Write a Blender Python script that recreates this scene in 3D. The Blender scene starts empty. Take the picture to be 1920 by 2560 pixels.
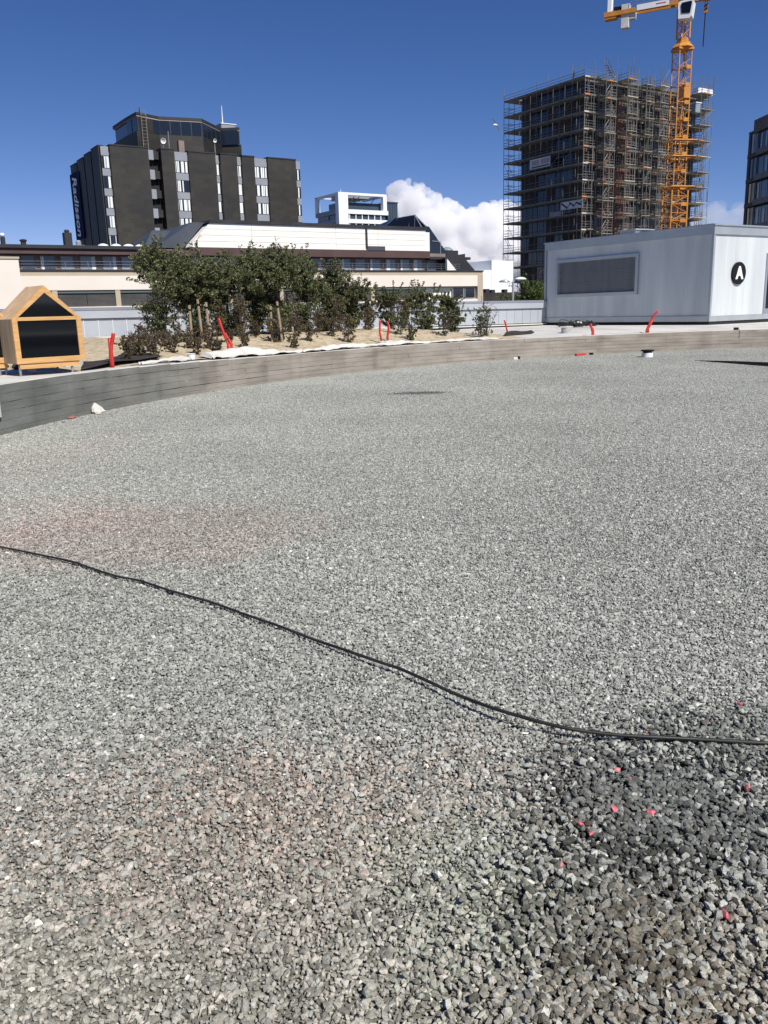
import bpy, bmesh, math, random
import numpy as np
from mathutils import Vector, Matrix

# ------------------------------------------------------------------ camera, sky, sun
S = bpy.context.scene
COL = S.collection
rad = math.radians
FPX, PITCH, ROLL, EYE = 2100.0, rad(13.5), rad(1.6), 1.55
cam = bpy.data.cameras.new('camera')
cam.sensor_fit = 'VERTICAL'; cam.sensor_height = 36.0; cam.lens = 36.0 * FPX / 2560.0
cam.clip_start = 0.05; cam.clip_end = 20000
camo = bpy.data.objects.new('camera', cam); COL.objects.link(camo); S.camera = camo
fw = Vector((0, math.cos(PITCH), -math.sin(PITCH)))
r0 = Vector((1, 0, 0)); u0 = Vector((0, math.sin(PITCH), math.cos(PITCH)))
cr = r0 * math.cos(ROLL) - u0 * math.sin(ROLL)
cu = u0 * math.cos(ROLL) + r0 * math.sin(ROLL)
M = Matrix((cr, cu, -fw)).transposed().to_4x4(); M.translation = (0, 0, EYE)
camo.matrix_world = M

SUN_AZ, SUN_EL = rad(36), rad(48)          # azimuth measured from straight behind the camera towards the right
sdir = Vector((math.sin(SUN_AZ) * math.cos(SUN_EL), -math.cos(SUN_AZ) * math.cos(SUN_EL), math.sin(SUN_EL)))
sun = bpy.data.lights.new('sun', 'SUN'); sun.energy = 4.6; sun.angle = rad(0.53); sun.color = (1.0, 0.955, 0.89)
suno = bpy.data.objects.new('sun', sun); COL.objects.link(suno)
suno.rotation_euler = sdir.to_track_quat('Z', 'Y').to_euler(); suno.location = (20, -20, 60)
wd = bpy.data.worlds.new('World'); S.world = wd; wd.use_nodes = True
wn = wd.node_tree.nodes; wl = wd.node_tree.links
sky = wn.new('ShaderNodeTexSky'); sky.sky_type = 'NISHITA'; sky.sun_disc = False
sky.sun_elevation = SUN_EL; sky.sun_rotation = math.atan2(sdir.x, sdir.y)
sky.altitude = 0; sky.air_density = 0.6; sky.dust_density = 0.0; sky.ozone_density = 4.0
wn['Background'].inputs['Strength'].default_value = 0.085
ssp = wn.new('ShaderNodeSeparateColor'); scb = wn.new('ShaderNodeCombineColor'); wl.new(sky.outputs[0], ssp.inputs[0])
for k, (gam, mul) in enumerate(((1.46, .50), (1.175, .60), (1.0, .935))):      # the deep polarised blue of a clear northern sky
    pw_ = wn.new('ShaderNodeMath'); pw_.operation = 'POWER'; pw_.inputs[1].default_value = gam; wl.new(ssp.outputs[k], pw_.inputs[0])
    mu_ = wn.new('ShaderNodeMath'); mu_.operation = 'MULTIPLY'; mu_.inputs[1].default_value = mul; wl.new(pw_.outputs[0], mu_.inputs[0])
    wl.new(mu_.outputs[0], scb.inputs[k])
wl.new(scb.outputs[0], wn['Background'].inputs['Color'])
S.view_settings.view_transform = 'Standard'; S.view_settings.look = 'None'
S.view_settings.exposure = 0.3; S.view_settings.gamma = 1.0
S.cycles.max_bounces = 32; S.cycles.diffuse_bounces = 4; S.cycles.glossy_bounces = 4; S.cycles.transmission_bounces = 4; S.cycles.volume_bounces = 28; S.cycles.transparent_max_bounces = 16
S.cycles.use_denoising = True

# ------------------------------------------------------------------ measuring helpers
def ray(px, py): return fw + cr * ((px - 960) / FPX) - cu * ((py - 1280) / FPX)
EYEV = Vector((0, 0, EYE))
def at_z(px, py, z):
    d = ray(px, py); return EYEV + d * ((z - EYE) / d.z)
def at_y(px, py, Y):
    d = ray(px, py); return EYEV + d * (Y / d.y)
TH = rad(33)                                # the street grid of the town
UA = Vector((math.cos(TH), math.sin(TH), 0)); VA = Vector((-math.sin(TH), math.cos(TH), 0))
def W(u, v, z): return UA * u + VA * v + Vector((0, 0, z))
def fu(px, py, v):
    d = ray(px, py); k = v / d.dot(VA); return d.dot(UA) * k, EYE + d.z * k
def fv(px, py, u):
    d = ray(px, py); k = u / d.dot(UA); return d.dot(VA) * k, EYE + d.z * k
GROUND_Z = -5.0
def project(p):
    d = Vector(p) - EYEV; k = d.dot(fw); return 960 + FPX * d.dot(cr) / k, 1280 - FPX * d.dot(cu) / k

# ------------------------------------------------------------------ materials
def mat(name, c1, c2=None, scale=3.0, rough=0.75, bump=0.0, bscale=40.0, metal=0.0, spec=0.4, coords='pos', stretch=(1, 1, 1), detail=4.0, alpha=None, trans=0.0, bdist=0.01):
    m = bpy.data.materials.new(name); m.use_nodes = True
    n = m.node_tree.nodes; l = m.node_tree.links; b = n['Principled BSDF']
    b.inputs['Roughness'].default_value = rough; b.inputs['Metallic'].default_value = metal
    b.inputs['Specular IOR Level'].default_value = spec
    b.inputs['Base Color'].default_value = (*c1, 1)
    if trans: b.inputs['Transmission Weight'].default_value = trans
    src = None
    if c2 is not None or bump:
        if coords == 'pos': tc = n.new('ShaderNodeNewGeometry').outputs['Position']
        else: tc = n.new('ShaderNodeTexCoord').outputs['Object']
        mp = n.new('ShaderNodeMapping'); mp.inputs['Scale'].default_value = stretch
        l.new(tc, mp.inputs['Vector']); src = mp.outputs[0]
    if c2 is not None:
        t = n.new('ShaderNodeTexNoise'); t.inputs['Scale'].default_value = scale; t.inputs['Detail'].default_value = detail
        l.new(src, t.inputs['Vector'])
        rp = n.new('ShaderNodeValToRGB'); rp.color_ramp.elements[0].position = 0.32; rp.color_ramp.elements[1].position = 0.68
        rp.color_ramp.elements[0].color = (*c1, 1); rp.color_ramp.elements[1].color = (*c2, 1)
        l.new(t.outputs['Fac'], rp.inputs[0]); l.new(rp.outputs[0], b.inputs['Base Color'])
    if bump:
        t2 = n.new('ShaderNodeTexNoise'); t2.inputs['Scale'].default_value = bscale; t2.inputs['Detail'].default_value = 5
        l.new(src, t2.inputs['Vector'])
        bp = n.new('ShaderNodeBump'); bp.inputs['Strength'].default_value = bump; bp.inputs['Distance'].default_value = bdist
        l.new(t2.outputs['Fac'], bp.inputs['Height']); l.new(bp.outputs[0], b.inputs['Normal'])
    return m

MT = {}
MT['street'] = mat('street ground', (.09, .09, .085), (.14, .14, .13), .05)
MT['concrete_top'] = mat('pale concrete', (.50, .49, .455), (.64, .625, .585), 1.3, bump=.3, bscale=25)
MT['deck'] = mat('roof deck', (.46, .445, .41), (.62, .60, .56), .9, bump=.3, bscale=20)
MT['zinc'] = mat('zinc sheet', (.40, .43, .465), (.46, .49, .525), .8, rough=.42, metal=.15, spec=.5)
MT['zinc_cap'] = mat('zinc cap', (.24, .265, .31), (.28, .305, .35), .8, rough=.4, metal=.2)
MT['zinc_seam'] = mat('seam trim', (.60, .63, .68), rough=.4, metal=.1)
MT['poly'] = mat('polycarbonate cladding', (.475, .51, .52), (.60, .635, .635), 1.7, rough=.4, stretch=(1, 1, .10), spec=.3)
MT['alu'] = mat('aluminium trim', (.40, .43, .44), (.46, .49, .50), 2, rough=.35, metal=.4)
MT['gap'] = mat('dark gap', (.015, .015, .017), rough=.8)
MT['black'] = mat('black plastic', (.010, .010, .011), rough=.5, spec=.2)
MT['white'] = mat('white paint', (.80, .80, .79), rough=.5)
MT['wood'] = mat('pine wood', (.52, .28, .10), (.66, .40, .17), 2.2, rough=.55, coords='obj', stretch=(1, 9, 9), bump=.15, bscale=30, detail=6)
MT['ply'] = mat('weathered plywood', (.26, .20, .135), (.36, .285, .20), 2.0, rough=.75, coords='obj', stretch=(6, 6, .6), bump=.2, bscale=30, detail=6)
MT['roofply'] = mat('roof board', (.44, .30, .17), (.55, .40, .25), 1.5, rough=.7, coords='obj', stretch=(1, 5, 5), bump=.15, bscale=30)
MT['glass_black'] = mat('black glass', (.004, .005, .007), rough=.04, spec=.55)
MT['glass_dark'] = mat('dark glazing', (.012, .017, .026), rough=.06, spec=.6)
MT['glass_mid'] = mat('blue glazing', (.05, .075, .10), rough=.08, spec=.6)
MT['glass_pale'] = mat('pale curtained glazing', (.22, .27, .30), (.30, .35, .38), .6, rough=.15)
MT['steel'] = mat('galvanised steel', (.25, .25, .25), (.36, .36, .36), 6, rough=.5, metal=.5)
MT['cream'] = mat('cream cladding', (.80, .765, .70), (.85, .82, .76), .35, rough=.7)
MT['cream_pink'] = mat('warm cream render', (.70, .635, .55), (.75, .685, .605), .25, rough=.8)
MT['tan'] = mat('tan render', (.42, .35, .26), (.48, .41, .31), .4, rough=.8)
MT['purple'] = mat('plum brown sheet', (.075, .042, .04), (.10, .06, .056), .6, rough=.6)
MT['brownpost'] = mat('brown post', (.19, .145, .12), (.25, .195, .165), .7, rough=.6)
MT['roofdark'] = mat('dark roofing', (.020, .020, .024), (.035, .035, .04), .6, rough=.6)
MT['slate'] = mat('slate roof', (.045, .055, .075), (.065, .075, .095), .7, rough=.55)
MT['blind'] = mat('roller blind slat', (.075, .072, .068), (.11, .105, .10), 1.2, rough=.5)
MT['greenbox'] = mat('blind box', (.10, .12, .115), rough=.5)
MT['dome'] = mat('skylight dome', (.72, .74, .76), rough=.25)
MT['grey_panel'] = mat('grey spandrel', (.24, .26, .29), (.28, .30, .33), .4, rough=.45)
MT['curtain'] = mat('white curtain', (.72, .76, .76), (.80, .83, .82), .8, rough=.9)
MT['navy'] = mat('navy sign board', (.006, .012, .05), rough=.7, spec=.05)
MT['orange'] = mat('crane orange', (.50, .195, .03), (.62, .27, .05), 1.2, rough=.45)
MT['scaf'] = mat('scaffold tube', (.13, .125, .112), (.235, .225, .205), .35, rough=.6, metal=.2)
MT['plank'] = mat('scaffold deck', (.22, .20, .165), (.32, .295, .25), .9, rough=.8)
MT['planklight'] = mat('pale scaffold board', (.50, .44, .35), (.62, .57, .48), 1.5, rough=.8)
MT['plankorange'] = mat('orange deck end', (.55, .20, .06), rough=.7)
MT['brickred'] = mat('red brick facade', (.17, .058, .036), (.24, .09, .055), 1.2, rough=.85)
MT['fac_dark'] = mat('dark facade board', (.022, .021, .022), (.05, .045, .042), .5, rough=.6)
MT['fac_brown'] = mat('brown facade board', (.045, .032, .026), (.08, .058, .045), .5, rough=.7)
MT['slab'] = mat('floor slab', (.10, .095, .088), (.16, .15, .14), .7, rough=.85)
MT['white_bld'] = mat('white facade', (.78, .80, .82), (.82, .84, .86), .2, rough=.5)
MT['red_pipe'] = mat('red conduit', (.50, .028, .025), (.62, .05, .04), 6, rough=.5)
MT['sand'] = mat('sandy soil', (.34, .275, .175), (.58, .49, .345), 5.5, bump=1.0, bscale=14, rough=.95, bdist=.06, detail=8)
MT['soil'] = mat('dark soil', (.018, .015, .013), (.06, .05, .042), 9, bump=1.0, bscale=22, rough=.95, bdist=.04)
MT['membrane'] = mat('black brown membrane', (.028, .022, .020), (.045, .036, .032), 2.5, rough=.8, bump=.3, bscale=5)
MT['textile'] = mat('white geotextile', (.52, .50, .455), (.66, .64, .59), 4, rough=.95, bump=.5, bscale=30)
MT['cable'] = mat('black cable', (.012, .012, .011), (.03, .03, .028), 12, rough=.5)
MT['bark'] = mat('bark', (.06, .045, .035), (.11, .085, .065), 15, rough=.9)
MT['stake'] = mat('stake wood', (.26, .19, .115), (.37, .28, .18), 6, rough=.8)
MT['greenbag'] = mat('dark green bag', (.008, .022, .018), (.014, .035, .028), 5, rough=.5, bump=.4, bscale=12)
MT['red_faded'] = mat('faded red', (.38, .13, .10), (.46, .2, .16), 9, rough=.8)
MT['pink'] = mat('pink sprayed stone', (.70, .06, .12), (.55, .30, .28), 70, rough=.8)
MT['hill'] = mat('far hill', (.022, .030, .032), (.035, .045, .042), .004, rough=.95)
MT['stone_grey'] = mat('pale block', (.34, .34, .33), (.5, .5, .48), 12, rough=.9, bump=.6, bscale=30)

def leaf_mat(name, ca, cb, cc):
    m = bpy.data.materials.new(name); m.use_nodes = True
    n = m.node_tree.nodes; l = m.node_tree.links; b = n['Principled BSDF']
    at = n.new('ShaderNodeAttribute'); at.attribute_name = 'tone'
    rp = n.new('ShaderNodeValToRGB'); e = rp.color_ramp.elements
    e[0].position = 0; e[0].color = (*ca, 1); e[1].position = .8; e[1].color = (*cb, 1)
    e2 = e.new(1.0); e2.color = (*cc, 1)
    l.new(at.outputs['Fac'], rp.inputs[0]); l.new(rp.outputs[0], b.inputs['Base Color'])
    b.inputs['Roughness'].default_value = .5; b.inputs['Specular IOR Level'].default_value = .3
    tr = n.new('ShaderNodeBsdfTranslucent'); l.new(rp.outputs[0], tr.inputs['Color'])
    mx = n.new('ShaderNodeMixShader'); mx.inputs[0].default_value = .22
    l.new(b.outputs[0], mx.inputs[1]); l.new(tr.outputs[0], mx.inputs[2])
    l.new(mx.outputs[0], n['Material Output'].inputs['Surface'])
    return m
MT['leaf'] = leaf_mat('leaf green', (.062, .078, .032), (.17, .188, .088), (.25, .18, .085))
MT['leaf_red'] = leaf_mat('leaf bronze', (.085, .068, .034), (.18, .15, .075), (.22, .13, .07))
MT['leaf_bright'] = leaf_mat('leaf fresh green', (.05, .075, .018), (.11, .15, .035), (.14, .16, .05))

# ------------------------------------------------------------------ mesh helpers
class MB:
    def __init__(s): s.v = []; s.f = []
    def add(s, vs, fs):
        k = len(s.v); s.v += [tuple(p) for p in vs]; s.f += [tuple(i + k for i in f) for f in fs]; return s
    def box(s, x0, x1, y0, y1, z0, z1):
        return s.add([(x0, y0, z0), (x1, y0, z0), (x1, y1, z0), (x0, y1, z0), (x0, y0, z1), (x1, y0, z1), (x1, y1, z1), (x0, y1, z1)],
                     [(0, 3, 2, 1), (4, 5, 6, 7), (0, 1, 5, 4), (1, 2, 6, 5), (2, 3, 7, 6), (3, 0, 4, 7)])
    def bbox(s, x0, x1, y0, y1, z0, z1, c):
        # box with chamfered vertical edges
        P = [(x0 + c, y0), (x1 - c, y0), (x1, y0 + c), (x1, y1 - c), (x1 - c, y1), (x0 + c, y1), (x0, y1 - c), (x0, y0 + c)]
        return s.pz(P, z0, z1)
    def pz(s, P, z0, z1):
        n = len(P)
        return s.add([(x, y, z0) for x, y in P] + [(x, y, z1) for x, y in P],
                     [tuple(range(n - 1, -1, -1)), tuple(range(n, 2 * n))] + [(i, (i + 1) % n, n + (i + 1) % n, n + i) for i in range(n)])
    def py(s, P, y0, y1):               # polygon in x,z extruded along y
        n = len(P)
        return s.add([(x, y0, z) for x, z in P] + [(x, y1, z) for x, z in P],
                     [tuple(range(n)), tuple(range(2 * n - 1, n - 1, -1))] + [((i + 1) % n, i, n + i, n + (i + 1) % n) for i in range(n)])
    def px(s, P, x0, x1):               # polygon in y,z extruded along x
        n = len(P)
        return s.add([(x0, y, z) for y, z in P] + [(x1, y, z) for y, z in P],
                     [tuple(range(n - 1, -1, -1)), tuple(range(n, 2 * n))] + [(i, (i + 1) % n, n + (i + 1) % n, n + i) for i in range(n)])
    def tube(s, p, q, r, r2=None, n=6):
        return s.path([p, q], [r, r if r2 is None else r2], n)
    def path(s, pts, r, n=6, cap=True):
        pts = [Vector(p) for p in pts]; m = len(pts)
        rs = r if isinstance(r, (list, tuple)) else [r] * m
        k = len(s.v)
        prev = None
        for i, p in enumerate(pts):
            t = (pts[min(i + 1, m - 1)] - pts[max(i - 1, 0)])
            if t.length < 1e-9: t = Vector((0, 0, 1))
            t.normalize()
            if prev is None:
                a = Vector((0, 0, 1)) if abs(t.z) < .9 else Vector((1, 0, 0))
                nx = t.cross(a).normalized()
            else:
                nx = (prev - t * prev.dot(t))
                nx = nx.normalized() if nx.length > 1e-6 else t.orthogonal().normalized()
            prev = nx; ny = t.cross(nx)
            for j in range(n):
                a = 2 * math.pi * j / n
                s.v.append(tuple(p + nx * math.cos(a) * rs[i] + ny * math.sin(a) * rs[i]))
        for i in range(m - 1):
            for j in range(n):
                s.f.append((k + i * n + j, k + i * n + (j + 1) % n, k + (i + 1) * n + (j + 1) % n, k + (i + 1) * n + j))
        if cap:
            s.f.append(tuple(k + j for j in range(n - 1, -1, -1)))
            s.f.append(tuple(k + (m - 1) * n + j for j in range(n)))
        return s
    def lathe(s, prof, n=16, c=(0, 0, 0)):
        k = len(s.v); m = len(prof)
        for r, z in prof:
            for j in range(n):
                a = 2 * math.pi * j / n
                s.v.append((c[0] + r * math.cos(a), c[1] + r * math.sin(a), c[2] + z))
        for i in range(m - 1):
            for j in range(n):
                s.f.append((k + i * n + j, k + i * n + (j + 1) % n, k + (i + 1) * n + (j + 1) % n, k + (i + 1) * n + j))
        s.f.append(tuple(k + j for j in range(n - 1, -1, -1))); s.f.append(tuple(k + (m - 1) * n + j for j in range(n)))
        return s
    def mesh(s, name, m, off=(0, 0, 0), smooth=False):
        me = bpy.data.meshes.new(name)
        me.from_pydata([(x - off[0], y - off[1], z - off[2]) for x, y, z in s.v], [], s.f)
        if m is not None: me.materials.append(MT[m] if isinstance(m, str) else m)
        if smooth: me.polygons.foreach_set('use_smooth', [True] * len(me.polygons))
        me.update(); return me
    def build(s, name, m, parent=None, off=(0, 0, 0), smooth=False, loc=None):
        return link(name, s.mesh(name, m, off, smooth), parent, loc)

def link(name, me, parent=None, loc=None, rotz=None):
    o = bpy.data.objects.new(name, me); COL.objects.link(o)
    if parent is not None: o.parent = parent
    if loc is not None: o.location = loc
    if rotz is not None: o.rotation_euler = (0, 0, rotz)
    return o
def tag(o, label, cat, group=None):
    o['label'] = label; o['category'] = cat
    if group: o['group'] = group
    return o
def thing(name, label, cat, loc=(0, 0, 0), rotz=0.0, group=None):
    o = bpy.data.objects.new(name, None); COL.objects.link(o); o.empty_display_size = .2
    o.location = loc; o.rotation_euler = (0, 0, rotz)
    return tag(o, label, cat, group)
def struct(o): o['kind'] = 'structure'; return o
def stuff(o): o['kind'] = 'stuff'; return o
def city(name, label, cat, u, v, z=GROUND_Z, group=None):
    return thing(name, label, cat, W(u, v, z), TH, group), (u, v, z)

def text_mesh(txt, size, depth, m, shear=0.0, spacing=1.0, bold=.018):
    c = bpy.data.curves.new('lettering', 'FONT'); c.body = txt; c.size = size; c.extrude = depth
    c.align_x = 'CENTER'; c.align_y = 'CENTER'; c.shear = shear; c.space_character = spacing; c.offset = size * bold
    t = bpy.data.objects.new('lettering', c); COL.objects.link(t)
    dg = bpy.context.evaluated_depsgraph_get(); dg.update()
    me = bpy.data.meshes.new_from_object(t.evaluated_get(dg))
    bpy.data.objects.remove(t); bpy.data.curves.remove(c)
    me.materials.clear(); me.materials.append(MT[m]); me.name = 'lettering'
    return me

rng = random.Random(11)

# ================================================================== THE SETTING
struct(MB().add([(-6000, -6000, GROUND_Z), (6000, -6000, GROUND_Z), (6000, 6000, GROUND_Z), (-6000, 6000, GROUND_Z)], [(0, 1, 2, 3)]).build('ground', 'street'))
# far hills: a low ridge round the horizon
hb = MB(); NH = 240
for ring, (rr, hh) in enumerate(((2100, 0), (2500, .55), (3000, 1.0), (3800, .3), (4600, -.2))):
    for i in range(NH):
        a = 2 * math.pi * i / NH
        h = 70 + 28 * math.sin(3 * a + 1) + 18 * math.sin(7 * a) + 12 * math.sin(17 * a + 2) + 5 * math.sin(41 * a)
        hb.v.append((rr * math.cos(a), rr * math.sin(a), GROUND_Z - 1 + max(h, 20) * hh))
for k in range(4):
    for i in range(NH):
        j = (i + 1) % NH; hb.f.append((k * NH + i, k * NH + j, (k + 1) * NH + j, (k + 1) * NH + i))
struct(hb.build('hills', 'hill', smooth=True))

CX, CY, RR, WT = 13.62, 9.33, 19.09, 0.32     # the round gravel pit: centre, inner radius, wall thickness
DECK_Z, PAR_V = 0.70, 28.4
def wtop(a):
    """height of the ring wall: a little higher on the left"""
    a = a % (2 * math.pi); t = min(max((math.degrees(a) - 143) / 24, 0), 1); return .60 + .09 * t * t * (3 - 2 * t)
def deck_z(a, r):
    """roof deck: rises gently from the wall top to its full level"""
    t = min(max((r - RR - .32) / 2.6, 0), 1); return wtop(a) - .02 + (DECK_Z - wtop(a) + .02) * t * t * (3 - 2 * t)
def polar(a, r, z=0): return (CX + r * math.cos(a), CY + r * math.sin(a), z)
def r_out(a):
    d = math.cos(a) * VA.x + math.sin(a) * VA.y
    cv = CX * VA.x + CY * VA.y
    return min((PAR_V - .1 - cv) / d, RR + 14) if d > .2 else RR + 14
db = MB(); ND = 180
DR = [0, .4, .9, 1.4, 1.9, 2.65]
for i in range(ND):
    a = 2 * math.pi * i / ND
    db.v += [polar(a, RR + WT - .05 + q, deck_z(a, RR + WT - .05 + q)) for q in DR] + [polar(a, r_out(a), DECK_Z), polar(a, r_out(a), GROUND_Z)]
for i in range(ND):
    j = (i + 1) % ND
    for k in range(7): db.f.append((8 * i + k, 8 * i + k + 1, 8 * j + k + 1, 8 * j + k))
struct(db.build('roof_deck', 'deck'))

# board-marked concrete ring wall
def wall_mat():
    m = bpy.data.materials.new('board marked concrete'); m.use_nodes = True
    n = m.node_tree.nodes; l = m.node_tree.links; b = n['Principled BSDF']; b.inputs['Roughness'].default_value = .85
    b.inputs['Specular IOR Level'].default_value = .25
    g = n.new('ShaderNodeNewGeometry')
    sx = n.new('ShaderNodeSeparateXYZ'); l.new(g.outputs['Position'], sx.inputs[0])
    # damp green grey stretch on the left, drier brown further along the wall: by place along y
    nz = n.new('ShaderNodeTexNoise'); nz.inputs['Scale'].default_value = .45; nz.inputs['Detail'].default_value = 6; l.new(g.outputs['Position'], nz.inputs['Vector'])
    ma = n.new('ShaderNodeMath'); ma.operation = 'MULTIPLY_ADD'; ma.inputs[1].default_value = 9; l.new(nz.outputs['Fac'], ma.inputs[0]); l.new(sx.outputs['Y'], ma.inputs[2])
    mr = n.new('ShaderNodeMapRange'); mr.inputs['From Min'].default_value = 19; mr.inputs['From Max'].default_value = 24; l.new(ma.outputs[0], mr.inputs['Value'])
    mp = n.new('ShaderNodeMapping'); mp.inputs['Scale'].default_value = (1, 1, 3.2); l.new(g.outputs['Position'], mp.inputs['Vector'])
    st = n.new('ShaderNodeTexNoise'); st.inputs['Scale'].default_value = 1.1; st.inputs['Detail'].default_value = 7; l.new(mp.outputs[0], st.inputs['Vector'])
    ra = n.new('ShaderNodeValToRGB'); rb = n.new('ShaderNodeValToRGB')
    for r_, (x, y) in ((ra, ((.125, .130, .113), (.215, .22, .197))), (rb, ((.235, .205, .168), (.37, .335, .285)))):
        r_.color_ramp.elements[0].position = .3; r_.color_ramp.elements[1].position = .7
        r_.color_ramp.elements[0].color = (*x, 1); r_.color_ramp.elements[1].color = (*y, 1); l.new(st.outputs['Fac'], r_.inputs[0])
    mx = n.new('ShaderNodeMixRGB'); l.new(mr.outputs[0], mx.inputs[0]); l.new(ra.outputs[0], mx.inputs[1]); l.new(rb.outputs[0], mx.inputs[2])
    # vertical drip stains
    mp2 = n.new('ShaderNodeMapping'); mp2.inputs['Scale'].default_value = (2.2, 2.2, .25); l.new(g.outputs['Position'], mp2.inputs['Vector'])
    dr = n.new('ShaderNodeTexNoise'); dr.inputs['Scale'].default_value = 1.0; dr.inputs['Detail'].default_value = 5; l.new(mp2.outputs[0], dr.inputs['Vector'])
    dm = n.new('ShaderNodeMapRange'); dm.inputs['From Min'].default_value = .52; dm.inputs['From Max'].default_value = .72; dm.inputs['To Min'].default_value = 1; dm.inputs['To Max'].default_value = .78; l.new(dr.outputs['Fac'], dm.inputs['Value'])
    mm = n.new('ShaderNodeMixRGB'); mm.blend_type = 'MULTIPLY'; mm.inputs[0].default_value = 1; l.new(mx.outputs[0], mm.inputs[1]); l.new(dm.outputs[0], mm.inputs[2])
    l.new(mm.outputs[0], b.inputs['Base Color'])
    fn = n.new('ShaderNodeTexNoise'); fn.inputs['Scale'].default_value = 18; fn.inputs['Detail'].default_value = 6; l.new(mp.outputs[0], fn.inputs['Vector'])
    bp = n.new('ShaderNodeBump'); bp.inputs['Strength'].default_value = .5; bp.inputs['Distance'].default_value = .012; l.new(fn.outputs['Fac'], bp.inputs['Height']); l.new(bp.outputs[0], b.inputs['Normal'])
    return m
MT['wall'] = wall_mat()
wall = thing('concrete_wall', 'low curved board-marked concrete wall round the gravel', 'wall', (CX, CY, 0))
cb = MB(); NA = 240
for i in range(NA):
    a = 2 * math.pi * i / NA
    for r_, z in ((RR + .012, -.4), (RR + .012, wtop(a) - .012), (RR + .03, wtop(a) - .004), (RR + WT, wtop(a) - .004), (RR + WT, -.4)):
        cb.v.append((r_ * math.cos(a), r_ * math.sin(a), z))
for i in range(NA):
    j = (i + 1) % NA
    for k in range(4): cb.f.append((5 * i + k, 5 * i + k + 1, 5 * j + k + 1, 5 * j + k))
cb.build('core', 'concrete_top', wall)
bb = MB(); rw = random.Random(3)
rows = [-.07, .10, .27, .45, .63, .81, .99]
for k in range(6):
    a = rw.random() * .1
    end = a + 2 * math.pi
    while a < end - .01:
        da = min((2.2 + rw.random() * 1.8) / RR, end - a)
        pr = rw.uniform(.004, .016); tz = rw.uniform(-.004, .004)
        ns = 4
        for q in range(ns):
            A = a + da * q / ns; B = a + da * (q + 1) / ns
            if q == ns - 1: B -= .0003
            ri, ro = RR + .012 - pr, RR + .02
            z0, z1 = rows[k] * wtop(A) + .003, rows[k + 1] * wtop(A) - .003 + (tz if k < 5 else 0)
            P = [(ri * math.cos(A), ri * math.sin(A)), (ro * math.cos(A), ro * math.sin(A)), (ro * math.cos(B), ro * math.sin(B)), (ri * math.cos(B), ri * math.sin(B))]
            bb.pz(P, z0, z1)
        a += da
bb.build('board_face', 'wall', wall)

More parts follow.
